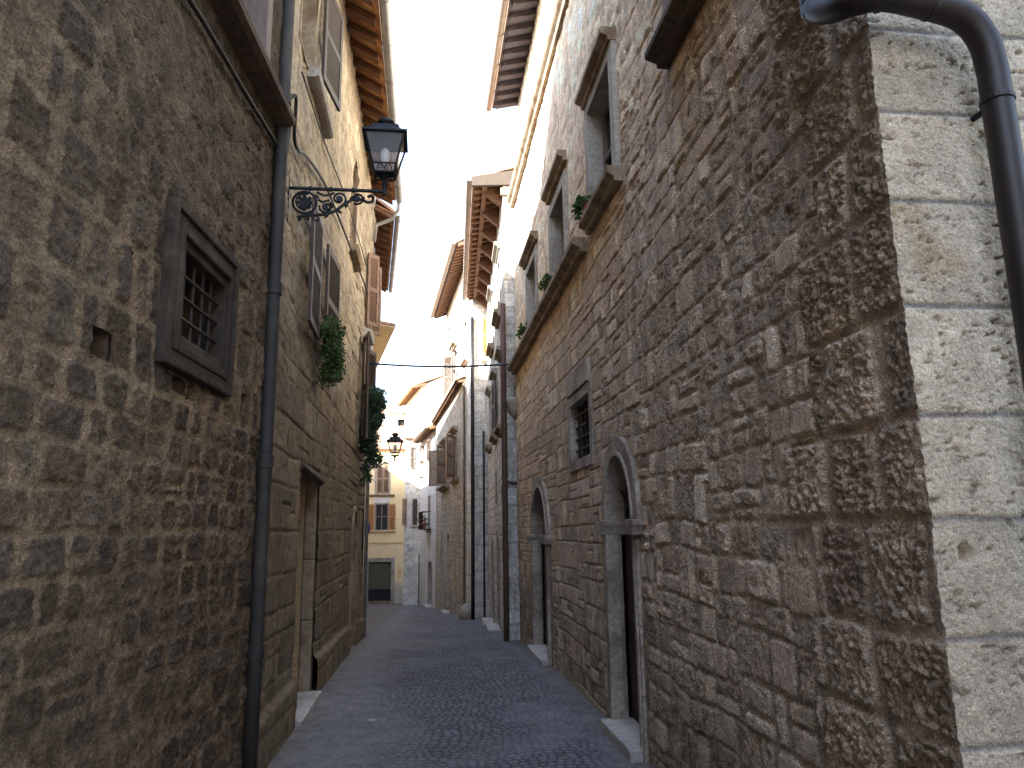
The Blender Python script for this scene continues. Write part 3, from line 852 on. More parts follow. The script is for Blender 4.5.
# ================================================================== right: the big brown house
FR1 = Frame(1.75, 2.43, 0, 'R')
FF = Frame(1.75, 2.43, 0, 'R'); FF.d = (1.0, 0.0); FF.n = (0.0, -1.0); FF.side = 'L'
def yr(y): return y - 2.43
QZ = [-.7, -.3, .1, .48, .88, 1.22, 1.62, 1.99, 2.40, 2.82, 3.18, 3.55, 3.95, 4.33, 4.7, 5.1, 5.5, 5.9, 6.3, 6.7, 7.1, 7.5, 7.9, 8.3, 8.7, 9.1, 9.5, 9.9, 10.3, 10.8]
rngq = np.random.RandomState(5)
QL = .42 + .55 * rngq.rand(len(QZ)); QL[::2] *= 1.25; QL = np.clip(QL, .38, 1.0)
def r1_side(U, Z):
    wb = 1 - .6 * sstep(3.6, 6.5, U)
    uw = U + .028 * wb * fbm(U, Z, 3.0, 3, 303) + .012 * wb * fbm(U, Z, 15, 2, 304)
    zw = Z + .024 * wb * fbm(U, Z, 2.0, 3, 305) + .010 * wb * fbm(U, Z, 17, 2, 306)
    dA, rA = layout(uw + .03 * fbm(U, Z, 5, 2, 398), Z + .012 * fbm(U, Z, 2.5, 3, 308) + .004 * fbm(U, Z, 20, 2, 309), QZ, .34, .62, 333, 0, .05, xs=.7)
    dA = dA - .006
    zb = np.floor((Z + .35 * fbm(U * 0 + 3, Z, .9, 2, 380)) / .85)            # the coursing changes from patch to patch
    pe = [-9, 1.25, 2.15, 3.3, 4.5, 5.9, 7.6, 9.4, 30]
    dB = np.full(U.shape, 9.0); rB = np.zeros(U.shape + (3,))
    lay = [layout(uw, zw + (.012 + .03 * k) * (1 - .8 * sstep(3.6, 6.5, U)) * fbm(U, Z, .7, 2, 390 + k), rows_between(-.8 - .07 * k, 11, .13 + .02 * k, .25 + .04 * k, 320 + k), .14, .38 + .05 * k, 321 + k, .2, .035, xs=.55) for k in range(3)]
    for p in range(len(pe) - 1):
        e0 = pe[p] + (_hash(zb, zb * 0 + p, 77) - .5) * .9; e1 = pe[p + 1] + (_hash(zb, zb * 0 + p + 1, 77) - .5) * .9
        m = (uw >= e0) & (uw < e1)
        dd, rr_ = lay[p % 3]
        edge = np.minimum(uw - e0, e1 - uw)
        dB[m] = np.minimum(dd, edge)[m]; rB[m] = rr_[m]
    qi = np.clip(np.searchsorted(QZ, Z, side='right') - 1, 0, len(QZ) - 2)
    ql = QL[qi] + .03 * fbm(U, Z, 6, 2, 340)
    inA = U < ql
    dA = np.minimum(dA, np.where(inA, ql - U, 9)); 
    dB = np.minimum(dB, np.where(inA, 9, U - ql))
    d = np.where(inA, dA, dB); r = np.where(inA[..., None], rA, rB)
    far = sstep(3.6, 6.5, U)
    gap = .005 + .014 * np.clip(fbm(U, Z, 1.3, 3, 350), 0, 1) * (1 - far) + .004 * r[..., 2] - .004 * far
    t = sstep(gap - .003, gap + .012, d + .005 * fbm(U, Z, 30, 2, 395))
    smooth = np.where(inA, 0, sstep(.62, .7, r[..., 0]))                    # dressed pieces among the rough ones
    rough = fbm(U, Z, 38, 3, 307, .6); med = fbm(U, Z, 8, 3, 309); fine = fbm(U, Z, 70, 2, 311)
    amp = (1 - .75 * smooth) * (1 - .55 * far)
    h = t * (.016 * (r[..., 2] - .3) * (1 - .3 * far) + .010) + amp * t * (np.where(inA, .013 * (2.4 * np.abs(fbm(U, Z, 33, 2, 361, .6)) - .5), .008 * rough) + .004 * med + np.where(inA, .004, .003) * fine) + (1 - t) * .003 * fbm(U, Z, 30, 2, 313) - .02 + np.where(inA, .004 * t, 0)
    pk = fbm(U, Z, 11, 2, 360)
    h = h - t * amp * .014 * sstep(.45, .75, pk)
    h = h * (.35 + .65 * sstep(.0, .07, U)) + .025 * fbm(U, Z, .6, 2, 315) - np.where(Z > 8.3, .1, 0)
    cols = [(.43, .36, .29), (.475, .40, .325), (.385, .315, .25), (.52, .45, .375), (.405, .33, .265), (.445, .36, .275)]
    st = pal(r[..., 1], cols) * (1.06 + .5 * (r[..., 2:3] - .5)) * (1 + .40 * rough * (1 - .6 * smooth) + .14 * med)[..., None]
    sm = smooth[..., None]
    st = st * (1 - sm) + st * 1.18 * sm
    mo = np.array([.50, .425, .345]) * (1 + .25 * fbm(U, Z, 12, 3, 317))[..., None]
    c = st * t[..., None] + mo * (1 - t[..., None])
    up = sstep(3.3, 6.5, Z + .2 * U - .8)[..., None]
    c = c * (.90 + .48 * up)  # stronger light up high and farther off, put into the stone colour
    c = c * (1 + .22 * fbm(U * .8, Z * .8, .8, 4, 319))[..., None]
    base_dark = (1 - sstep(.3, 1.3, Z + .4 * fbm(U, Z, .9, 3, 327)))[..., None]
    c = c * (1 - .32 * base_dark)  # darker foot: dirtier stone, plus the street's fall-off of light painted in
    def streak(u0, u1, zt, ln):       # ochre run-off below a sill
        m = sstep(u0 - .1, u0 + .1, U) * (1 - sstep(u1 - .1, u1 + .1, U)) * np.where(Z < zt, np.exp(-(zt - np.minimum(Z, zt)) / ln), 0)
        return (m * (.45 + .55 * sstep(-.3, .4, fbm(U, Z * .15, 5, 3, 371))))[..., None]
    k = np.clip(streak(yr(6.1), yr(7.5), 4.75, .5) + streak(yr(7.55), 12, 4.63, .28) + streak(yr(3.6), yr(4.7), 4.95, .7), 0, 1) * .75
    c = c * (1 - k) + c * np.array([1.12, .86, .52]) * k
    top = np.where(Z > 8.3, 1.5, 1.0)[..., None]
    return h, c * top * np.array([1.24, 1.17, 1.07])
def r1_front(U, Z):
    uw = U + .006 * fbm(U, Z, 5, 2, 403); zw = Z + .012 * fbm(np.zeros_like(U), Z, 2.5, 3, 308) + .005 * fbm(U, Z, 9, 2, 409)
    d, r = layout(uw - .0, zw, QZ, .72, 1.3, 433, 0, .012)
    d = np.where(U < .5, np.minimum(np.abs(d), 9), d)
    qi = np.searchsorted(QZ, zw, side='right') - 1; qa = np.array(QZ)
    dz_ = np.minimum(zw - qa[qi], qa[np.minimum(qi + 1, len(QZ) - 1)] - zw)
    d = np.where(U < .6, dz_, d)
    t = sstep(.004, .016, d)
    n1 = fbm(U, Z, 17, 4, 407, .6); n2 = fbm(U, Z, 38, 3, 411); pit = fbm(U * .8, Z * 1.7, 38, 3, 413)
    h = t * .008 + (.004 * n1 + .004 * n2) * t - .014 * sstep(.40, .62, pit) * t - .008
    hole = np.exp(-(((U - .11) / .022) ** 2 + ((Z - 1.50 + .25 * (U - .11)) / .03) ** 2) ** 2)
    h = h - .06 * hole
    rr = _hash(qi, qi * 0 + 3, 9)[..., None]
    c = np.array([.53, .46, .355]) * (1 + .14 * (rr - .5) * 2) * (1 + .18 * n1 + .08 * n2)[..., None] * (1 - .5 * sstep(.36, .6, pit))[..., None]
    stain = sstep(.25, .6, fbm(U, Z, 3.5, 4, 417))[..., None]
    c = c * (1 - stain * np.array([.12, .2, .32]))
    c = c * t[..., None] + np.array([.24, .225, .205]) * (1 - t[..., None])
    return h, c
_z = lines((-.45, 4.2, .0095), (4.2, 5.6, .0135), (5.6, 10.5, .035), 10.5)
DA = (yr(6.16), yr(7.14), -.6, 2.29, 1.68); DB = (yr(10.72), yr(12.2), -.7, 2.27, 1.53); WW = (yr(7.78), yr(8.84), 2.40, 3.07)
WA = (yr(6.3), yr(7.25), 4.9, 6.08); WB = (yr(8.75), yr(9.75), 4.82, 5.98); WC = (yr(11.25), yr(12.25), 4.82, 5.98); WD = (yr(3.7), yr(4.55), 5.05, 6.1)
OPS = [DA, DB, WW, WA, WB, WC, WD]
for op in OPS: _z = with_edges(_z, op[2:4])
def corner(z, f):
    Zc = np.asarray(z); return f(np.zeros_like(Zc), Zc)[0]
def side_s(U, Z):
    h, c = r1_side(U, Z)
    hf = corner(Z[:, :1], r1_front)
    k = np.clip(1 - U / .05, 0, 1)
    return h, c, -hf * k, 0
def front_s(U, Z):
    h, c = r1_front(U, Z)
    hs = corner(Z[:, :1], r1_side)
    k = np.clip(1 - U / .05, 0, 1)
    return h, c, -hs * k, 0
t = thing('stone_house', 'tall brown stone house along the right with arched doorways and pale cornerstones', 'house', (2.2, 8, -.2))
us = [0.0]
while us[-1] < 11.77: us.append(us[-1] + max(.0075, .003 * (us[-1] + 2.43)))
us[-1] = 11.77
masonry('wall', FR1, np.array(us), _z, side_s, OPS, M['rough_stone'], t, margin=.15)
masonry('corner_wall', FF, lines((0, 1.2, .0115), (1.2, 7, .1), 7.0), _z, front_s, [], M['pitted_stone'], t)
bd = MB(FR1); bd.box(.5, 11.76, -7, -.55, -.8, 10.5); bd.box(11.4, 11.76, -.55, -.16, -.8, 10.5); bd.box(.12, .5, -7, -.12, -.8, 10.45); bd.build('inner_wall', M['body'], t)

def arch_door(op, near_leaf, sw=.15):
    u0, u1, zb, zt, zs = op; c = (u0 + u1) / 2; rr = (u1 - u0) / 2; rz = zt - zs
    b = MB(FR1)
    b.ring_o([(c + (rr + sw) * math.cos(a), zs + (rz + sw) * math.sin(a)) for a in np.linspace(math.pi, 0, 21)],
             [(c + rr * math.cos(a), zs + rz * math.sin(a)) for a in np.linspace(math.pi, 0, 21)], -.14, .02)
    b.ring_o([(c + (rr + .012) * math.cos(a), zs + (rz + .012) * math.sin(a)) for a in np.linspace(math.pi, 0, 21)],
             [(c + (rr - .03) * math.cos(a), zs + (rz - .03) * math.sin(a)) for a in np.linspace(math.pi, 0, 21)], -.2, .035)
    g0 = float(gz(c + 2.43))
    for a, e in ((u0 - .05, u0), (u1, u1 + .14)):
        zz = [g0 - .3, g0 + .48, g0 + 1.02, zs - .1]
        for q in range(3): b.box(a + .004 * (q % 2), e - .003 * (q == 1), -.14, .018 - .004 * (q % 2), zz[q] + .003, zz[q + 1] - .003)
    # engaged shafts at the jambs
    b.box(u0 - .02, u0 + .035, -.10, .03, g0 - .3, zs - .1); b.box(u1 - .035, u1 + .02, -.10, .03, g0 - .3, zs - .1)
    d = b.build('door', M['door_stone'], t, bevel=.008)
    for a, e in ((u0 - .17, u0 + .06), (u1 - .06, u1 + .17)):
        b = MB(FR1)
        pr = [(a + .02, zs - .13), (e - .02, zs - .13), (e - .015, zs - .1), (e + .0, zs - .06), (e + .012, zs - .05), (e + .012, zs), (a - .012, zs), (a - .012, zs - .05), (a, zs - .06), (a + .015, zs - .1)]
        b.extrude_o(pr, -.26, .075)
        b.build('capital', M['door_stone'], d, bevel=.008)
    MB(FR1).box(u0 - .02, u1 + .02, -.4, .13, g0 - .3, g0 + .09).build('doorstep', M['step'], d, bevel=.012)
    b = MB(FR1); b.box(u0, u1, -.22, -.17, g0, zt)
    for zz in (g0 + .2, g0 + .95):
        for k in (0, 1):
            a = u0 + .08 + k * (rr - .02); b.box(a, a + rr - .14, -.175, -.155, zz, zz + .62)
    b.build('door_leaf', M['door_wood'], d, bevel=.006)
    if near_leaf:
        g = MB(FR1)
        for k in range(5):
            a = math.pi * (k + 1) / 6; g.tube([(c, -.13, zs + .02), (c + rr * .98 * math.cos(a), -.13, zs + rz * .98 * math.sin(a))], .012, 6)
        g.tube([(c + rr * .45 * math.cos(a), -.13, zs + .02 + rz * .45 * math.sin(a)) for a in np.linspace(0, math.pi, 12)], .012, 6)
        g.build('fanlight_bar', M['rust_iron'], d)
    return d
arch_door(DA, True); arch_door(DB, False)
w = window(t, FR1, *WW, depth=.16, sw=.12, proud=.002, mat='door_stone', pane='dark_in', bars=False)
g = MB(FR1)
for u in np.linspace(WW[0] + .15, WW[1] - .15, 5): g.tube([(u, -.085, WW[2]), (u, -.085, WW[3])], .012, 8)
for z in np.linspace(WW[2] + .13, WW[3] - .13, 4): g.tube([(WW[0], -.077, z), (WW[1], -.077, z)], .012, 8)
g.build('bar', M['rust_iron'], w)
MB(FR1).box(WW[0] - .02, WW[1] + .1, -.05, .02, 3.195, 3.46).build('lintel', M['door_stone'], w, bevel=.01)
window(t, FR1, *WA, depth=.17, sw=.14, proud=.03, base=False, sill=(yr(6.12), yr(7.4), 4.73, 4.88, .13, 'sill_brown'), hood=(yr(6.15), yr(7.38), 6.2, 6.34, .13, 'sill_brown'))
window(t, FR1, *WB, depth=.17, sw=.14, proud=.03, base=False, hood=(yr(8.5), yr(9.85), 6.2, 6.34, .13, 'sill_brown'))
window(t, FR1, *WC, depth=.17, sw=.14, proud=.03, base=False, hood=(yr(11.0), yr(12.45), 6.16, 6.3, .13, 'sill_brown'))
window(t, FR1, *WD, depth=.26, sw=.14, proud=.03, base=False, sill=(yr(3.6), yr(4.75), 4.93, 5.06, .17, 'sill_dark'))
moulding(FR1, yr(7.62), 11.82, 4.63, 4.80, .16, M['sill_brown'], t, 'string_course')
moulding(FR1, .2, 11.82, 8.16, 8.42, .12, M['sill_brown'], t, 'cornice')
FR1b = Frame(1.86, 2.43, 0, 'R')
eave(t, FR1b, 1.0, 11.85, 10.62, 10.42, .52, pitch=.3, board='dark_eave', raf='dark_rafter', gap=.34, rw=.14, rh=.12, gut='brown_gutter')
# fat brown drainpipe wrapping the corner
def smooth_path(pts, n=6):
    P = [Vector(p) for p in pts]; out = []
    for i in range(len(P) - 1):
        p0, p1, p2, p3 = P[max(i - 1, 0)], P[i], P[i + 1], P[min(i + 2, len(P) - 1)]
        for k in range(n):
            s = k / n
            out.append(.5 * ((2 * p1) + (p2 - p0) * s + (2 * p0 - 5 * p1 + 4 * p2 - p3) * s * s + (3 * p1 - p0 - 3 * p2 + p3) * s ** 3))
    return out + [P[-1]]
pp = smooth_path([(1.63, 2.62, 6.5), (1.63, 2.62, 5.0), (1.63, 2.62, 3.86), (1.625, 2.60, 3.76), (1.62, 2.50, 3.67), (1.64, 2.36, 3.60), (1.72, 2.30, 3.58), (1.88, 2.30, 3.56), (2.03, 2.30, 3.52), (2.10, 2.30, 3.44), (2.125, 2.30, 3.32), (2.128, 2.30, 3.0), (2.128, 2.30, 1.0), (2.128, 2.30, -.2)])
dpp = pipe(t, pp, .054, 'pipe_brown', 'drainpipe', [((2.128, 2.30, 3.155), (2.128, 2.30, 3.175), .06), ((2.128, 2.30, 1.4), (2.128, 2.30, 1.42), .06), ((1.69, 2.315, 3.585), (1.71, 2.305, 3.583), .058), ((1.90, 2.30, 3.556), (1.915, 2.30, 3.553), .057)], n=22)
for z in (3.165, 1.41): MB().tube([(2.128, 2.30, z), (2.13, 2.45, z)], .012, 8, world=True).build('pipe_bracket', M['iron'], dpp)

# ================================================================== right: houses beyond
pale = [(.60, .56, .49), (.64, .60, .53), (.55, .51, .45), (.61, .56, .48), (.51, .475, .42)]
grey = [(.55, .53, .49), (.59, .57, .53), (.49, .47, .435), (.57, .535, .48)]
a2 = math.atan2(1.88 - 1.57, 22.5 - 14.4)
FA = Frame(1.57, 14.4, a2, 'R')
LA = math.hypot(1.88 - 1.57, 8.1)
def ends(x, y):
    f = Frame(x, y, 0, 'R'); f.d = (1.0, 0.0); f.n = (0.0, -1.0); f.side = 'L'; return f
t = thing('stone_house', 'pale grey stone house on the right behind the rusty drainpipe, bracketed wooden eave', 'house', (2.2, 18, -.6))
oA = [(.55, 1.15, 3.72, 5.05), (2.9, 3.6, 3.85, 5.1), (5.6, 6.3, 3.9, 5.2), (1.2, 1.9, 6.35, 7.6), (4.2, 4.9, 6.35, 7.6), (2.5, 3.1, -.9, 1.5), (4.9, 5.8, -1.4, 1.35, .95), (3.3, 3.6, 2.3, 2.95)]
masonry('wall', FA, lines((0, LA, .035), LA), lines((-1.6, 9.0, .035), 9.0), ashlar_surf(501, pale, (.30, .26, .21), (.18, .34), (.25, .6), .014, split=.2), oA, M['far_stone'], t)
masonry('end_wall', ends(1.57, 14.4), lines((0, 2.2, .03), 2.2), lines((-1, 9.0, .035), 9.0), ashlar_surf(502, grey, (.33, .30, .26), (.26, .4), (.4, .8), .010), [], M['far_stone'], t)
bd = MB(FA); bd.box(.06, LA, -6, -.5, -2, 8.95); bd.box(.06, .3, -.5, -.05, -2, 8.95); bd.box(LA - .3, LA - .02, -.5, -.06, -2, 8.95); bd.build('inner_wall', M['white_body'], t)
for k, op in enumerate(oA[:5]):
    u0, u1, z0, z1 = op
    w = window(t, FA, u0, u1, z0, z1, depth=.18, sw=.12, proud=.03, base=False, sill=(u0 - .22, u1 + .22, z0 - .16, z0, .17, 'sill_brown'), hood=(u0 - .2, u1 + .2, z1 + .16, z1 + .3, .15, 'trim'))
    if k == 1: shutter(w, FA, .42, z0 + .02, z1 - .02, M['brown_shutter'], u=u0 - .38, o=.05, turn=.12)
    if k == 0: 
        pass
for op in oA[5:7]:
    u0, u1, z0, z1 = op[:4]
    b = MB(FA); b.box(u0 - .12, u0, -.3, .03, -1.6, z1 - .35); b.box(u1, u1 + .12, -.3, .03, -1.6, z1 - .35)
    c = (u0 + u1) / 2; rr = (u1 - u0) / 2; zs = z1 - .38
    b.ring_o([(c + (rr + .13) * math.cos(a), zs + .52 * math.sin(a)) for a in np.linspace(math.pi, 0, 13)], [(c + rr * math.cos(a), zs + .39 * math.sin(a)) for a in np.linspace(math.pi, 0, 13)], -.3, .03)
    d = b.build('door', M['trim'], t, bevel=.008)
    MB(FA).box(u0, u1, -.3, -.24, -1.6, z1).build('door_leaf', M['old_wood'], d)
    g0 = float(gz(14.4 + c)); MB(FA).box(u0 - .25, u1 + .3, -.2, .28, g0 - .3, g0 + .08).build('doorstep', M['step'], d, bevel=.012)
u0, u1, z0, z1 = oA[7]; window(t, FA, u0, u1, z0, z1, depth=.2, sw=.06, bars=False, pane='dark_in')
eave(t, FA, .03, LA + .1, 9.08, 8.86, .64, pitch=.28, gap=.33, rw=.11, rh=.12, gut='brown_gutter', purlin=True, board='mid_eave')
MB(FA).hexa([(-.06, -.3, 8.74), (.03, -.3, 8.74), (.03, .66, 8.7), (-.06, .66, 8.7), (-.06, -.3, 9.08), (.03, -.3, 9.08), (.03, .66, 8.9), (-.06, .66, 8.9)]).build('barge_board', M['old_wood'], t)
b = MB(FA)
for u in np.linspace(.35, LA - .3, 8): MB(FA).hexa([(u, -.02, 8.45), (u + .16, -.02, 8.45), (u + .16, .08, 8.5), (u, .08, 8.5), (u, -.02, 8.92), (u + .16, -.02, 8.92), (u + .16, .42, 8.78), (u, .42, 8.78)]).build('corbel', M['rafter_wood'], t)
MB(ends(1.57, 14.4)).box(-.06, .35, .0, .06, 8.5, 8.66).build('end_cap', M['sill_brown'], t)
p = pipe(t, [(1.52, 14.28, z) for z in (6.1, 4.5, 3, 1.5, .0, -.6)], .055, 'pipe_rust', 'drainpipe', [((1.52, 14.28, z), (1.52, 14.28, z + .06), .064) for z in (.6, 2.6, 4.6)])
pipe(p, smooth_path([(1.50, 14.26, 2.0), (1.48, 14.26, 2.42), (1.56, 14.27, 2.52), (1.70, 14.28, 2.50), (1.9, 14.3, 2.5)]), .03, 'pipe_rust', 'side_pipe')
MB().lathe((1.74, 14.30, 3.78), [(.02, .40), (.2, .38), (.19, .30), (.13, .16), (.05, .04), (.02, .0)], 18).build('wall_basin', M['trim'], t, smooth=True)

a3 = -R(4.3)
FB = Frame(1.47, 22.5, a3, 'R'); LB = 8.6
t = thing('stone_house', 'tall white sunlit house on the right with the farther slatted eave and black drainpipe', 'house', (2.2, 26, -1.3))
oB = [(4.6, 5.4, 6.6, 8.3), (1.5, 2.2, 7.3, 8.6), (6.6, 7.3, 8.6, 9.8)]
white = [(.60, .57, .52), (.64, .60, .55), (.56, .53, .48), (.52, .49, .44)]
masonry('wall', FB, lines((0, LB, .05), LB), lines((-2.2, 10.85, .05), 10.85), ashlar_surf(511, white, (.42, .39, .34), (.24, .4), (.4, .9), .008, stain=.18), oB, M['far_stone'], t)
oBe = [(.24, .40, 7.0, 8.25)]
masonry('end_wall', ends(1.47, 22.5), lines((0, 2.4, .04), 2.4), lines((-2.2, 10.85, .05), 10.85), ashlar_surf(512, grey, (.36, .34, .3), (.26, .4), (.3, .7), .008), [], M['far_stone'], t)
bd = MB(FB); bd.box(.1, LB, -6, -.5, -2.5, 10.8); bd.box(.1, .4, -.5, -.08, -2.5, 10.8); bd.box(LB - .3, LB - .02, -.5, -.06, -2.5, 10.8); bd.build('inner_wall', M['white_body'], t)
for k, op in enumerate(oB):
    w = window(t, FB, *op, depth=.18, sw=.1, proud=.03, sill=(op[0] - .2, op[1] + .2, op[2] - .2, op[2] - .06, .15, 'sill_brown'), hood=(op[0] - .25, op[1] + .25, op[3] + .14, op[3] + .32, .2, 'sill_brown') if k == 0 else None)
    if k == 0:
        shutter(w, FB, .42, op[2], op[3], M['dark_shutter'], u=op[1], o=.05, turn=.9); shutter(w, FB, -.42, op[2], op[3], M['dark_shutter'], u=op[0], o=.05, turn=-.4)
FE = ends(1.47, 22.5)
b = MB(FE); b.box(.26, .56, -.02, .03, 6.95, 8.3); w = b.build('window', M['trim'], t)
shutter(w, FE, .125, 7.0, 8.25, M['orange_shutter'], u=.28, o=.035); shutter(w, FE, .125, 7.0, 8.25, M['orange_shutter'], u=.41, o=.035)
MB(FE).box(.2, .62, .0, .14, 6.78, 6.9).build('sill', M['sill_brown'], w)
eave(t, FB, .0, LB, 11.0, 10.68, .56, pitch=.28, gap=.30, rw=.10, rh=.12, board='dark_eave', raf='rafter_wood', gut='brown_gutter')
pipe(t, [(1.41, 22.40, z) for z in (8.2, 6, 4, 2, 0, -1.0)], .055, 'iron', 'drainpipe', [((1.41, 22.4, z), (1.41, 22.4, z + .06), .066) for z in (0.3, 3.0, 5.6)])
pipe(t, [(1.75, 22.44, z) for z in (4.6, 2, 0, -1.0)], .03, 'iron', 'thin_pipe')
gs = MB(); gs.lathe((1.22, 22.55, float(gz(22.5)) - .06), [(.22, 0), (.21, .2), (.18, .38), (.10, .48), (.03, .5)], 12)
tag(gs.build('guard_stone', M['trim'], None, smooth=True), 'squat weathered guard stone at the foot of the black drainpipe', 'stone')

FC = Frame(1.23, 24.3, a3, 'R'); LC = 10.0
t = thing('stone_house', 'low stone house with brown louvred shutters and an arched door, right of the white house', 'house', (1.8, 29, -1.5))
oC = [(1.9, 2.7, 3.5, 4.9), (5.2, 6.3, 3.5, 4.9), (4.0, 4.9, -1.7, 1.6, 1.15), (7.2, 7.5, -.8, 1.6)]
tanC = [(.43, .375, .295), (.47, .41, .325), (.38, .335, .265), (.35, .31, .25)]
masonry('wall', FC, lines((0, LC, .045), LC), lines((-2.5, 6.6, .045), 6.6), ashlar_surf(521, tanC, (.25, .21, .16), (.12, .24), (.15, .45), .012, split=.3, wob=.03), oC, M['far_stone'], t)
bd = MB(FC); bd.box(.02, LC, -2.5, -.5, -2.6, 6.55); bd.box(.02, .3, -.5, -.05, -2.6, 6.55); bd.box(LC - .3, LC - .02, -.5, -.06, -2.6, 6.55); bd.build('inner_wall', M['body'], t)
w = window(t, FC, *oC[0], depth=.2, sw=.1, proud=.03, hood=(1.6, 3.0, 5.1, 5.26, .2, 'sill_brown'), sill=(1.2, 2.95, 3.28, 3.4, .17, 'sill_brown'))
shutter(w, FC, -.75, 3.45, 4.92, M['tan_shutter'], u=1.88, o=.05, turn=-.5); shutter(w, FC, .6, 3.45, 4.92, M['tan_shutter'], u=2.72, o=.05, turn=.3)
w = window(t, FC, *oC[1], depth=.2, sw=.1, proud=.03, hood=(4.9, 6.6, 5.1, 5.26, .2, 'sill_brown'), sill=(4.3, 7.4, 3.24, 3.38, .24, 'sill_brown'))
shutter(w, FC, -.75, 3.45, 4.92, M['tan_shutter'], u=5.18, o=.05, turn=-.55); shutter(w, FC, .75, 3.45, 4.92, M['tan_shutter'], u=6.32, o=.05, turn=.75)
u0, u1, zb, zt, zs = oC[2]; c = (u0 + u1) / 2; b = MB(FC)
b.ring_o([(u0 - .14, -2.2)] + arc((c, zs), .54, math.pi, 0, 12) + [(u1 + .14, -2.2)], [(u0, -2.2)] + arc((c, zs), .4, math.pi, 0, 12) + [(u1, -2.2)], -.3, .03)
d = b.build('door', M['trim'], t, bevel=.008); MB(FC).box(u0, u1, -.3, -.22, -2.2, 1.62).build('door_leaf', M['old_wood'], d)
MB(FC).box(u0 - .2, u1 + .2, -.2, .25, float(gz(29.3)) - .2, float(gz(29.3)) + .1).build('doorstep', M['step'], d)
u0, u1, z0, z1 = oC[3]; window(t, FC, u0, u1, z0, z1, depth=.2, sw=.05, bars=False, pane='dark_in')
eave(t, FC, 0, LC, 6.66, 6.55, .26, pitch=.2, back=2.2, gap=.35, rw=.1, rh=.1, gut='', board='dark_eave')

a5 = math.atan2(-.25 - .52, 40.4 - 34.3)
FD = Frame(.52, 34.3, a5, 'R'); LD = 6.2
t = thing('plaster_house', 'small white plastered house with flower pots on its balcony rail near the end', 'house', (1, 37, -2))
oD = [(2.2, 2.9, 1.75, 3.3), (2.4, 3.1, 5.0, 6.05), (4.6, 5.2, 4.9, 6.0), (1.4, 2.6, -2.4, .15)]
masonry('wall', FD, lines((0, LD, .06), LD), lines((-2.8, 6.4, .06), 6.4), ashlar_surf(531, [(.64, .61, .57), (.6, .57, .53)], (.5, .47, .43), (.3, .5), (.5, 1.0), .004, stain=.14, tone=.05), oD, M['plaster_wall'], t)
bd = MB(FD); bd.box(.02, LD, -3, -.5, -3, 6.35); bd.box(.02, .3, -.5, -.05, -3, 6.35); bd.box(LD - .3, LD - .02, -.5, -.06, -3, 6.35); bd.build('inner_wall', M['white_body'], t)
w = window(t, FD, *oD[0], depth=.2, sw=.07, proud=.02, sill=(1.9, 3.2, 1.55, 1.68, .15, 'trim'))
rl = MB(FD)
for z in (1.95, 2.55): rl.tube([(1.8, .02, z), (1.8, .42, z), (3.3, .42, z), (3.3, .02, z)], .018, 6)
for u in np.linspace(1.8, 3.3, 9): rl.tube([(u, .42, 1.75), (u, .42, 2.55)], .012, 6)
rl.box(1.8, 3.3, .0, .44, 1.70, 1.75)
rl.build('balcony_rail', M['iron'], w)
w = window(t, FD, *oD[1], depth=.15, sw=.05); shutter(w, FD, .55, 5.0, 6.05, M['brown_shutter'], u=1.75, o=.05, turn=.2)
w = window(t, FD, *oD[2], depth=.15, sw=.05); shutter(w, FD, -.5, 4.3, 6.0, M['brown_shutter'], u=4.6, o=.05, turn=-.5)
u0, u1, z0, z1 = oD[3]; b = MB(FD); b.box(u0 - .1, u0, -.3, .03, -2.6, z1 + .1); b.box(u1, u1 + .1, -.3, .03, -2.6, z1 + .1); b.box(u0, u1, -.3, .03, z1, z1 + .1)
d = b.build('door', M['trim'], t); MB(FD).box(u0, u1, -.3, -.25, -2.6, z1).build('door_leaf', M['dark_in'], d)
for k in range(2): MB(FD).box(u0 + .12 + k * .55, u0 + .5 + k * .55, -.25, -.2, -1.9, -.1).build('door_panel', M['gutter'], d)
MB(FD).box(u0 - .1, u1 + .1, -.2, .25, float(gz(36.5)) - .2, float(gz(36.5)) + .1).build('doorstep', M['step'], d)
eave(t, FD, 0, LD + .1, 6.5, 6.35, .42, pitch=.4, back=2.5, gap=.35, rw=.1, rh=.1, gut='brown_gutter', board='eave_wood')
for k, (u, zz) in enumerate(((2.0, 1.75), (2.75, 1.75))):
    c = FD.p(u, .30, zz)
    o = thing('flower_pot', ('red flowering plant in a terracotta pot, farther one on the white house balcony', 'red flowering plant in a terracotta pot, nearer one on the white house balcony')[1 - k], 'flower pot', c, 'flower pots on the balcony')
    MB().lathe(c, [(.08, 0), (.12, .2), (.135, .2), (.135, .25), (.1, .25)], 12).build('pot', M['pot'], o)
    rg = random.Random(40 + k); lf = MB(); fl = MB()
    for i in range(90):
        a = rg.uniform(0, 6.28); rr = rg.uniform(0, .26); q = Vector((c[0] + rr * math.cos(a), c[1] + rr * math.sin(a), c[2] + .25 + rg.uniform(-.12, .36) * (1.1 - rr * 2)))
        dv = Vector((rg.uniform(-1, 1), rg.uniform(-1, 1), rg.uniform(-1, 1))).normalized() * .05; sv = dv.cross(Vector((rg.uniform(-1, 1), .3, .5))).normalized() * .03
        m_ = fl if i % 5 == 0 else lf; b_ = m_.raw([q - dv, q + sv, q + dv, q - sv]); m_.face([b_, b_ + 1, b_ + 2, b_ + 3])
    lf.build('foliage', M['leaf'], o); fl.build('blossom', M['flower'], o)

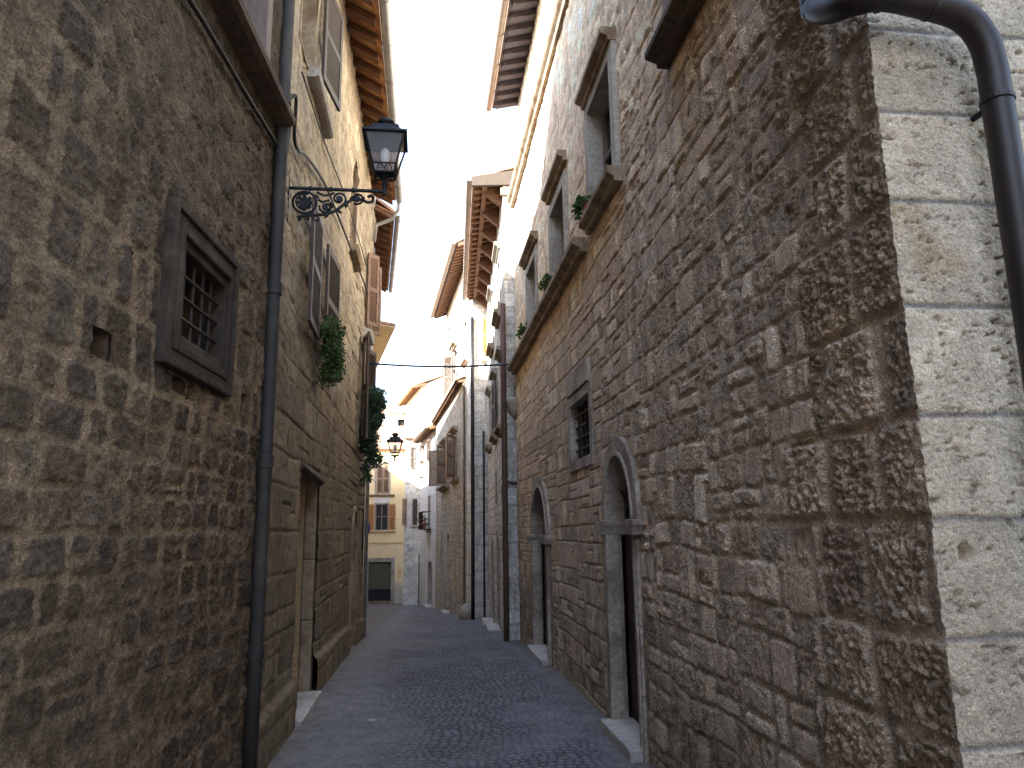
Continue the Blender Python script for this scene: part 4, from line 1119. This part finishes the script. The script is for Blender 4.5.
# narrow tower-like house where the street turns
FG = Frame(-1.12, 40.9, R(90), 'R'); FG.d = (1.0, 0.0); FG.n = (0.0, -1.0); FG.side = 'L'
t = thing('stone_house', 'narrow white stone house with a sloping base between the yellow and the plastered house', 'house', (-.7, 41.5, -2.2))
oG = [(.46, .68, 2.0, 3.35)]
gsurf = ashlar_surf(541, [(.48, .455, .42), (.52, .495, .455), (.43, .41, .375)], (.41, .385, .35), (.13, .24), (.2, .5), .008, wob=.03)
def g_s(U, Z):
    h, c, a, b_ = gsurf(U, Z); return h + .35 * np.clip((.2 - Z) / 2.6, 0, 1) ** 1.3, c, a, b_
masonry('wall', FG, lines((0, .86, .05), .86), lines((-2.7, 6.7, .06), 6.7), g_s, oG, M['far_stone'], t)
bd = MB(FG); bd.box(0.0, .86, -1.0, -.4, -2.8, 6.7); bd.box(.0, .05, -.4, -.03, -2.8, 6.7); bd.box(.80, .86, -.4, -.03, -2.8, 6.7); bd.build('inner_wall', M['white_body'], t)
w = window(t, FG, *oG[0], depth=.15, sw=.06, bars=False, sill=(.35, .8, 1.82, 1.93, .12, 'trim'))
shutter(w, FG, -.26, 1.95, 3.4, M['rose_shutter'], u=.12, o=.06, turn=-.5); shutter(w, FG, -.2, 2.0, 3.35, M['brown_shutter'], u=.46, o=.05, turn=-2.2)
shutter(w, FG, .22, 5.0, 6.2, M['brown_shutter'], u=.3, o=.04, turn=.1)
eave(t, FG, -.05, .92, 6.75, 6.65, .2, pitch=.2, back=1, gap=.3, gut='', rw=.08, rh=.08)

# yellow house closing the view
FY = Frame(-6.0, 42.3, 0, 'R'); FY.d = (1.0, 0.0); FY.n = (0.0, -1.0); FY.side = 'L'
t = thing('yellow_house', 'yellow plastered house closing the end of the street, with olive roller shutter', 'house', (-3, 43, -2.2))
def yx(px): return (px - 425) / 740 * 42.3 + 6.0
oY = [(yx(371.5), yx(393), -2.3, .02), (yx(377), yx(389), 1.72, 3.15), (yx(377.5), yx(389.5), 3.75, 5.4)]
ysurf = ashlar_surf(551, [(.74, .58, .35), (.73, .57, .34)], (.70, .53, .31), (.6, .9), (1.2, 2), .002, stain=.10, tone=.02)
def y_s(U, Z):
    h, c, a, b_ = ysurf(U, Z)
    k = sstep(-.75, -1.35, Z + .5 * fbm(U, Z, 1.1, 4, 77))[..., None] * .8
    c = c * (1 - k) + np.array([.36, .33, .30]) * k
    e = np.exp(-(((U - yx(401)) / .12) ** 2 + ((Z + .55) / .25) ** 2))[..., None] * .6
    c = c * (1 - e) + np.array([.5, .2, .08]) * e
    return h, c, a, b_
masonry('wall', FY, lines((0, 5.6, .06), 5.6), lines((-2.8, 6.3, .06), 6.3), y_s, oY, M['plaster_wall'], t)
bd = MB(FY); bd.box(0.02, 5.58, -4, -.4, -2.8, 6.25); bd.box(.02, .1, -.4, -.03, -2.8, 6.25); bd.box(5.5, 5.58, -.4, -.03, -2.8, 6.25); bd.build('inner_wall', M['cream'], t)
u0, u1, z0, z1 = oY[0]
b = MB(FY); b.box(u0 - .2, u0, -.2, .04, -2.5, z1 + .22); b.box(u1, u1 + .2, -.2, .04, -2.5, z1 + .22); b.box(u0, u1, -.2, .04, z1, z1 + .22)
d = b.build('shop_door', M['trim'], t, bevel=.01)
b = MB(FY)
for k in range(18): b.box(u0, u1, -.14 - .012 * (k % 2), -.1, -1.45 + k * .081, -1.45 + (k + 1) * .081)
b.build('roller_shutter', M['metal_shutter'], d)
MB(FY).box(u0, u1, -.3, -.28, -2.2, -1.4).build('pane', M['pane'], d)
MB(FY).box(u0, u1, -.2, -.16, -2.28, -2.06).build('kick_board', M['sill_brown'], d)
MB(FY).box(u0 - .3, u1 + .3, -.2, .2, -2.5, -2.2).build('doorstep', M['step'], d)
u0, u1, z0, z1 = oY[1]
w = window(t, FY, u0, u1, z0, z1, depth=.12, sw=.08, proud=.03, sill=(u0 - .45, u1 + .45, z0 - .13, z0 - .02, .12, 'cream'), hood=(u0 - .35, u1 + .35, 3.55, 3.7, .15, 'sill_brown'))
shutter(w, FY, -.36, z0, z1, M['orange_shutter'], u=u0 - .06, o=.05); shutter(w, FY, .36, z0, z1, M['orange_shutter'], u=u1 + .06, o=.05)
MB(FY).box(u0 - .12, u1 + .12, .0, .03, z1 + .1, 3.5).build('panel', M['plaster'], w)
u0, u1, z0, z1 = oY[2]
w = window(t, FY, u0, u1, z0, z1, depth=.12, sw=.1, proud=.03, bars=False)
c = (u0 + u1) / 2
shutter(w, FY, c - u0 - .01, z0, z1, M['tan_shutter'], u=u0, o=-.06); shutter(w, FY, -(u1 - c - .01), z0, z1, M['tan_shutter'], u=u1, o=-.06)
MB(FY).box(.05, 5.55, .0, .05, 1.02, 1.12).build('string_course', M['cream'], t)
eave(t, FY, 0, 5.6, 6.35, 6.2, .25, pitch=.5, back=3, gap=.35, gut='', board='eave_wood')

# houses above the far roofs
FH = Frame(-.30, 45.0, -R(9.4), 'R'); LH = 7
t = thing('plaster_house', 'tall cream house above the far roofs with a brown boarded eave and raking gable', 'house', (.5, 48, -2.2))
masonry('wall', FH, lines((0, LH, .2), LH), lines((-2.5, 10.4, .2), 10.4), ashlar_surf(561, [(.74, .64, .48)], (.72, .62, .46), (.6, .9), (1.2, 2), .002, stain=.06, tone=.02), [], M['plaster_wall'], t)
fe = Frame(-.30, 45.0, 0, 'R'); fe.d = (math.cos(-R(9.4)), -math.sin(-R(9.4))); fe.n = (math.sin(-R(9.4)) * 1, -math.cos(-R(9.4))); fe.n = (-abs(math.sin(R(9.4))), -math.cos(R(9.4))); fe.d = (math.cos(R(9.4)), -math.sin(R(9.4)))
MB(fe).extrude_o([(.0, -2.5), (3.2, -2.5), (3.2, 11.65), (0, 10.4)], -.3, 0).build('gable_wall', mat_plain('pale_cream_plaster', (.74, .64, .48), .9, scale=3, var=.1, bump=.1), t)
MB(FH).box(.3, LH, -3, -.2, -2.5, 10.3).build('inner_wall', M['cream'], t)
eave(t, FH, -.25, LH, 10.55, 10.3, .55, pitch=.38, back=3.3, gap=.5, gut='brown_gutter')
FI = Frame(-3.6, 52.5, 0, 'R'); FI.d = (1.0, 0.0); FI.n = (0.0, -1.0); FI.side = 'L'
t = thing('plaster_house', 'white house with one small dark window showing over the yellow house roof', 'house', (-2.5, 53, -2.2))
oI = [(yx(0) * 0 + 1.62, 2.1, 8.65, 9.45)]
masonry('wall', FI, lines((0, 4, .1), 4), lines((-2.5, 9.9, .1), 9.9), ashlar_surf(571, [(.72, .69, .64)], (.7, .67, .62), (.6, .9), (1.2, 2), .002, stain=.05, tone=.02), oI, M['plaster_wall'], t)
MB(FI).box(.02, 3.98, -3, -.4, -2.5, 9.85).build('inner_wall', M['plaster'], t)
window(t, FI, *oI[0], depth=.2, sw=.06, bars=False, pane='dark_in')
eave(t, FI, 0, 4, 9.95, 9.85, .2, pitch=.3, back=2, gap=.5, gut='')

# gate and lamp post like railing in the gap beside the narrow house
gt = thing('metal_gate', 'dark metal gate standing in the gap beside the narrow white house', 'gate', (-.2, 40.5, float(gz(40.5))))
g0 = float(gz(40.5))
b = MB()
for x in (-.30, .05): MB().box(40.45, 40.51, x - .025, x + .025, g0, g0 + 2.6).build('post', M['iron'], gt)
for x in np.linspace(-.24, 0, 5): b.box(40.47, 40.49, x - .012, x + .012, g0 + .08, g0 + 2.0)
for z in (g0 + .1, g0 + 1.0, g0 + 1.95): b.box(40.465, 40.495, -.275, .025, z, z + .05)
b.build('gate_leaf', M['iron'], gt)

# ================================================================== lamps
def lantern(root, c, s, glass=True):
    """square lantern: c is the centre of its foot, s the scale (height 0.66 s)"""
    x, y, z = c
    def sq(h, zz): return [(x - h, y - h, zz), (x + h, y - h, zz), (x + h, y + h, zz), (x - h, y + h, zz)]
    b0, b1 = .088 * s, .178 * s; z0, zm, z1 = z + .05 * s, z + .125 * s, z + .405 * s
    hm = b0 + (b1 - b0) * (zm - z0) / (z1 - z0)
    fr = MB(); A = sq(b0, z0); B = sq(b1, z1); Mi = sq(hm, zm)
    for k in range(4):
        fr.tube([A[k], B[k]], .010 * s, 6, world=True); j = (k + 1) % 4
        fr.tube([A[k], A[j]], .011 * s, 6, world=True); fr.tube([B[k], B[j]], .012 * s, 6, world=True); fr.tube([Mi[k], Mi[j]], .009 * s, 6, world=True)
        a, b_, c_, d_ = Vector(A[k]), Vector(A[j]), Vector(Mi[j]), Vector(Mi[k])      # small curls under the mid bar
        for q in (.16, .5):
            P = [a.lerp(b_, q) * 1.0, a.lerp(b_, q + .02).lerp(d_.lerp(c_, q + .02), .5), d_.lerp(c_, q + .15), ]
            Q = [a.lerp(b_, q + .34), a.lerp(b_, q + .32).lerp(d_.lerp(c_, q + .32), .5), d_.lerp(c_, q + .19)]
            fr.tube([tuple(v) for v in P], .006 * s, 5, world=True); fr.tube([tuple(v) for v in Q], .006 * s, 5, world=True)
    fo = fr.build('lantern_frame', M['iron'], root)
    for k in range(4):
        j = (k + 1) % 4; g = MB(); b_ = g.raw([A[k], A[j], B[j], B[k]]); g.face([b_, b_ + 1, b_ + 2, b_ + 3]); g.build('pane', M['lamp_glass'], fo)
    rf = MB()
    def ringed(prof):
        rs = [rf.raw(sq(h, zz)) for h, zz in prof]
        for i in range(len(rs) - 1):
            for k in range(4): rf.face([rs[i] + k, rs[i] + (k + 1) % 4, rs[i + 1] + (k + 1) % 4, rs[i + 1] + k])
        rf.face([rs[0] + k for k in range(4)][::-1]); rf.face([rs[-1] + k for k in range(4)])
    ringed([(.198 * s, z1 - .01 * s), (.204 * s, z1 - .005 * s), (.204 * s, z1 + .012 * s), (.18 * s, z1 + .022 * s), (.145 * s, z1 + .05 * s), (.135 * s, z1 + .06 * s), (.12 * s, z1 + .105 * s), (.075 * s, z1 + .112 * s)])
    cap = rf.build('lantern_roof', M['iron'], root)
    MB().lathe((x, y, z1 + .1 * s), [(.06 * s, 0), (.062 * s, .035 * s), (.055 * s, .042 * s), (.082 * s, .052 * s), (.088 * s, .07 * s), (.078 * s, .095 * s), (.045 * s, .112 * s), (.006 * s, .118 * s)], 16).build('finial', M['iron'], cap, smooth=True)
    MB().lathe((x, y, z), [(.014 * s, -.05 * s), (.03 * s, -.02 * s), (.022 * s, 0), (.05 * s, .03 * s), (.09 * s, .055 * s), (.09 * s, .062 * s)], 12).build('foot', M['iron'], fo)
    MB().lathe((x, y, z + .14 * s), [(.025 * s, 0), (.028 * s, .04 * s), (.04 * s, .08 * s), (.046 * s, .12 * s), (.038 * s, .16 * s), (.015 * s, .18 * s)], 14).build('bulb', M['bulb'], fo, smooth=True)

def spiral(c, r0, r1, a0, turns, n=22):
    return [(c[0] + (r0 + (r1 - r0) * i / n) * math.cos(a0 + turns * 2 * math.pi * i / n), c[1] + (r0 + (r1 - r0) * i / n) * math.sin(a0 + turns * 2 * math.pi * i / n)) for i in range(n + 1)]
def bracket(root, x0, y, z, length, s=1.0):
    b = MB()
    def T(pts, r): b.tube([(x0 + p * s, y, z + q * s) for p, q in pts], 1.35 * r * s, 6, world=True)
    b.tube([(x0 - .03, y, z), (x0 + length, y, z)], .015 * s, 8, world=True)
    for q in (.2, .42, .66): b.tube([(x0 + q * length - .012, y, z), (x0 + q * length + .012, y, z)], .022 * s, 8, world=True)
    T(spiral((.12, -.13), .10, .10, 0, 1.0), .009)
    T(spiral((.12, -.13), .085, .02, 1.2, 1.6), .007)
    for k in range(8):
        a = k * math.pi / 4; T([(.12, -.13), (.12 + .07 * math.cos(a), -.13 + .07 * math.sin(a))], .012)
    T(spiral((.30, -.17), .055, .012, math.pi * .9, 1.5), .008)
    T([(.06, -.27), (.12, -.25), (.20, -.245), (.30, -.235), (.38, -.20), (.45, -.14), (.52, -.09), (.60, -.085), (.66, -.11), (.70, -.10), (.705, -.06), (.68, -.045), (.655, -.06)], .010)
    T(spiral((.41, -.085), .065, .015, -1.2, 1.5), .008)
    T(spiral((.57, -.075), .055, .012, -2.2, 1.5), .008)
    T([(.22, -.03), (.28, -.06), (.33, -.05), (.37, -.03)], .008); T([(.23, -.1), (.27, -.12), (.33, -.10)], .008)
    T([(.18, -.235), (.2, -.28), (.23, -.30), (.25, -.27)], .007); T([(.3, -.235), (.32, -.19), (.36, -.16)], .007)
    for (p0, p1) in (((.20, -.245), (.17, -.20)), ((.33, -.22), (.29, -.27)), ((.40, -.19), (.44, -.22)), ((.48, -.12), (.47, -.17)), ((.24, -.09), (.20, -.05)), ((.36, -.16), (.33, -.115)), ((.50, -.1), (.53, -.05)), ((.63, -.09), (.61, -.05)), ((.1, -.26), (.07, -.31)), ((.15, -.25), (.16, -.3))):
        m0 = ((p0[0] + p1[0]) / 2, (p0[1] + p1[1]) / 2)
        b.tube([(x0 + q[0] * s, y, z + q[1] * s) for q in (p0, m0, p1)], [.004 * s, .016 * s, .003 * s], 6, world=True)
    b.box(y - .012, y + .012, x0 - .03, x0 - .012, z - .32 * s, z + .08 * s)
    for (p, q, r_) in ((.12, -.13, .045), (.41, -.085, .026), (.57, -.075, .022), (.30, -.17, .022)):
        m_ = [(r_ * s * math.cos(a), r_ * s * math.sin(a)) for a in np.linspace(0, 2 * math.pi, 11)[:-1]]
        v0 = b.raw([(x0 + p * s + u, y - .012 * s, z + q * s + w) for u, w in m_]); v1 = b.raw([(x0 + p * s + u, y + .012 * s, z + q * s + w) for u, w in m_])
        for i in range(10): b.face([v0 + i, v0 + (i + 1) % 10, v1 + (i + 1) % 10, v1 + i])
        b.face([v0 + i for i in range(10)]); b.face([v1 + i for i in range(10)][::-1])
    return b.build('bracket', M['iron'], root)
lp = thing('wall_lamp', 'large black square lantern on a scrolled iron bracket beside the left drainpipe', 'street lamp', (-1.24, 6.45, 4.69), 'wall lanterns')
bracket(lp, -1.24, 6.45, 4.69, .85, 1.05)
MB().lathe((-.40, 6.45, 4.64), [(.01, 0), (.02, .02), (.02, .1), (.03, .12), (.018, .15)], 10).build('post', M['iron'], lp)
lantern(lp, (-.40, 6.45, 4.80), 1.0)
lp = thing('wall_lamp', 'small distant lantern on a bracket below the hanging plant, against the yellow house', 'street lamp', (-1.45, 18.6, 3.4), 'wall lanterns')
bracket(lp, -1.45, 18.6, 3.36, .72, .8)
MB().lathe((-.76, 18.6, 3.31), [(.01, 0), (.02, .02), (.02, .1), (.018, .14)], 8).build('post', M['iron'], lp)
lantern(lp, (-.76, 18.6, 3.42), 1.0)

# ================================================================== plants
def bush(root, blobs, n, size, mat, seed, stems=()):
    rg = random.Random(seed); lf = MB()
    tot = sum(b[3] for b in blobs)
    for (cx, cy, cz, wgt, rx, ry, rz) in blobs:
        for i in range(int(n * wgt / tot)):
            while True:
                p = Vector((rg.uniform(-1, 1), rg.uniform(-1, 1), rg.uniform(-1, 1)))
                if .25 < p.length < 1: break
            q = Vector((cx + p.x * rx, cy + p.y * ry, cz + p.z * rz))
            a = Vector((rg.gauss(0, 1), rg.gauss(0, 1), rg.gauss(0, 1) - .25)).normalized()
            sd = a.cross(Vector((rg.gauss(0, 1), rg.gauss(0, 1), rg.gauss(0, 1)))).normalized()
            L_ = size * rg.uniform(.45, 1.7); w_ = L_ * .34
            b = lf.raw([q, q + a * L_ * .45 + sd * w_, q + a * L_, q + a * L_ * .45 - sd * w_]); lf.face([b, b + 1, b + 2, b + 3])
    lf.build('foliage', mat, root)
    if stems:
        st = MB()
        for s in stems: st.tube(smooth_path(s, 4), .008, 5, world=True)
        st.build('stem', M['stem'], root)
t = thing('hanging_plant', 'bushy green plant hanging below the dark shutters of the tan house window', 'plant', (-1.2, 8.75, 3.75))
rg = random.Random(3); bl = []; PY = 8.36
for i in range(26):
    f = i / 25; bl.append((-1.08 + rg.uniform(-.06, .06), PY + rg.uniform(-.2, .22) * (1 - .4 * f), 3.98 - .62 * f + rg.uniform(-.06, .06), 1, .10, .11, .11))
bush(t, bl, 5200, .032, M['leaf'], 5, [[(-1.2, 8.24 + .1 * k, 3.80), (-1.05, 8.26 + .1 * k, 3.95), (-1.02, 8.29 + .1 * k, 3.65), (-1.05, 8.34 + .08 * k, 3.4)] for k in range(3)])
t = thing('hanging_plant', 'long dark blue-green plant trailing from the farther window down towards the small lantern', 'plant', (-1.2, 14.3, 3.2))
bl = []
for i in range(40):
    f = i / 39; w_ = .20 * (1 - .35 * f) + .03; bl.append((-1.03 + .05 * math.sin(f * 7) + rg.uniform(-.05, .05), 14.35 + rg.uniform(-.15, .15), 4.25 - 1.30 * f + rg.uniform(-.05, .05), 1 - .4 * f, w_, .16, .11))
for i in range(6): bl.append((-1.1 + rg.uniform(-.08, .08), 14.3, 2.85 - .06 * i, .18, .05, .06, .09))
bush(t, bl, 15000, .036, M['leaf_blue'], 6, [[(-1.2, 14.3, 3.2), (-1.05, 14.3, 3.5), (-1.0, 14.3, 3.1), (-1.08, 14.3, 2.7)]])
for (y, z, s, lab) in ((7.22, 4.92, 1.0, 'small green plant on the sill of the nearest upper right window'), (9.55, 4.86, 1.0, 'small green plant on the string course under the middle right window'), (12.1, 4.86, .9, 'small green plant at the farthest window above the string course')):
    t = thing('potted_plant', lab, 'plant', (1.66, y, z), 'small plants at the right windows')
    MB().lathe((1.68, y, z), [(.04, 0), (.055, .08), (.06, .095), (.05, .095)], 10).build('pot', M['pot'], t)
    bush(t, [(1.64, y, z + .11, 1, .075 * s, .10 * s, .07 * s), (1.60, y + .08, z + .04, .5, .05, .07, .06)], 170, .05, M['leaf'], int(y * 10))

# ================================================================== cables, sign, litter
def cable(name, pts, r, mat, label):
    tag(MB().tube(smooth_path(pts, 5), r, 7, world=True).build(name, M[mat], None, smooth=True), label, 'cable')
c0 = [FL0.p(u, .035, z) for u, z in ((-5, 4.5), (-3, 4.62), (-2, 4.70), (-1.2, 4.74), (-.65, 4.78), (-.25, 4.80), (-.1, 4.84), (-.06, 4.98), (-.02, 5.2))]
cable('wall_cable', c0, .017, 'cable', 'thick black cable clipped under the dark sill of the left rubble house')
c1 = [(-1.22, 5.99, 5.26), (-1.17, 6.06, 5.38), (-1.18, 6.18, 5.34), (-1.205, 6.3, 5.12), (-1.21, 6.55, 5.12), (-1.21, 7.0, 5.3), (-1.21, 8.2, 5.62), (-1.21, 9.4, 5.8), (-1.21, 11.5, 6.05), (-1.2, 14.4, 6.35), (-1.2, 15.6, 6.3)]
cable('wall_cable', c1, .016, 'cable', 'thicker of the two black cables running along the tan house wall')
c2 = [(-1.2, 6.5, 5.9), (-1.21, 8.2, 6.1), (-1.21, 10.6, 6.5), (-1.2, 13, 6.7), (-1.2, 15.5, 6.9)]
cable('wall_cable', c2, .009, 'cable', 'thin upper black cable running along the tan house wall')
oc = [(-1.1 + 2.7 * k / 14, 14.1, 4.79 - .055 * math.sin(math.pi * k / 14) + .02 * k / 14) for k in range(15)]
tag(MB().tube(oc, .021, 7, world=True).build('overhead_cable', M['blue_cable'], None, smooth=True), 'blue-grey cable strung across the street between the two sides', 'cable')
rs = thing('road_sign', 'small round blue sign with red edge seen edge-on at the left corner', 'sign', (-2.0, 26.5, -1.2))
sx, sy, sz = -1.98, 25.6, 1.75
MB().tube([(sx - .12, sy + .03, sz - 3.0), (sx - .12, sy + .03, sz + .3)], .025, 8, world=True).build('post', M['gutter'], rs)
def disc(r, o0, o1):
    f = Frame(sx, sy, 0, 'R'); f.d = (math.cos(.9), math.sin(.9)); f.n = (math.sin(.9), -math.cos(.9)); m_ = MB(f)
    m_.extrude_o([(r * math.cos(a), sz + r * math.sin(a)) for a in np.linspace(0, 2 * math.pi, 29)[:-1]], o0, o1); return m_
p_ = disc(.25, -.01, .0).build('sign_plate', M['red_paint'], rs); disc(.225, .001, .004).build('sign_face', M['blue_paint'], p_)
b = MB(); f = Frame(sx, sy, 0, 'R'); f.d = (math.cos(.9), math.sin(.9)); f.n = (math.sin(.9), -math.cos(.9)); b.fr = f
b.hexa([(-.19, .005, sz + .13), (-.13, .005, sz + .19), (-.13, .007, sz + .19), (-.19, .007, sz + .13), (.13, .005, sz - .19), (.19, .005, sz - .13), (.19, .007, sz - .13), (.13, .007, sz - .19)])
b.build('sign_bar', M['red_paint'], p_)
g0 = float(gz(7.95))
b = MB(); x, y = -.5, 7.75
v = b.raw([(x - .04, y - .02, g0 + .03), (x + .035, y - .025, g0 + .022), (x + .04, y + .02, g0 + .035), (x - .035, y + .022, g0 + .025), (x - .04, y - .02, g0 + .032), (x + .035, y - .025, g0 + .024), (x + .04, y + .02, g0 + .037), (x - .035, y + .022, g0 + .027)])
for q in ((0, 3, 2, 1), (4, 5, 6, 7), (0, 1, 5, 4), (1, 2, 6, 5), (2, 3, 7, 6), (3, 0, 4, 7)): b.face([v + i for i in q])
tag(b.build('paper_scrap', M['paper'], None), 'small white scrap of paper lying on the cobbles', 'litter')

# ================================================================== unseen houses added behind the camera to shade the street
FP = Frame(2.4, -2.6, 0, 'R')
t = thing('stone_house', 'plain unseen house added behind the viewpoint on the right to shade the street', 'house', (3, -6, -.2))
MB(FP).box(-12, 0, -6, 0, -.5, 7).build('wall', M['body'], t)
FQ = Frame(-6, -15, 0, 'R')
t = thing('stone_house', 'plain unseen house added across the street behind the viewpoint to shade it', 'house', (0, -16, -.2))
MB(FQ).box(-5, 0, -14, 2, -.5, 7.5).build('wall', M['body'], t)
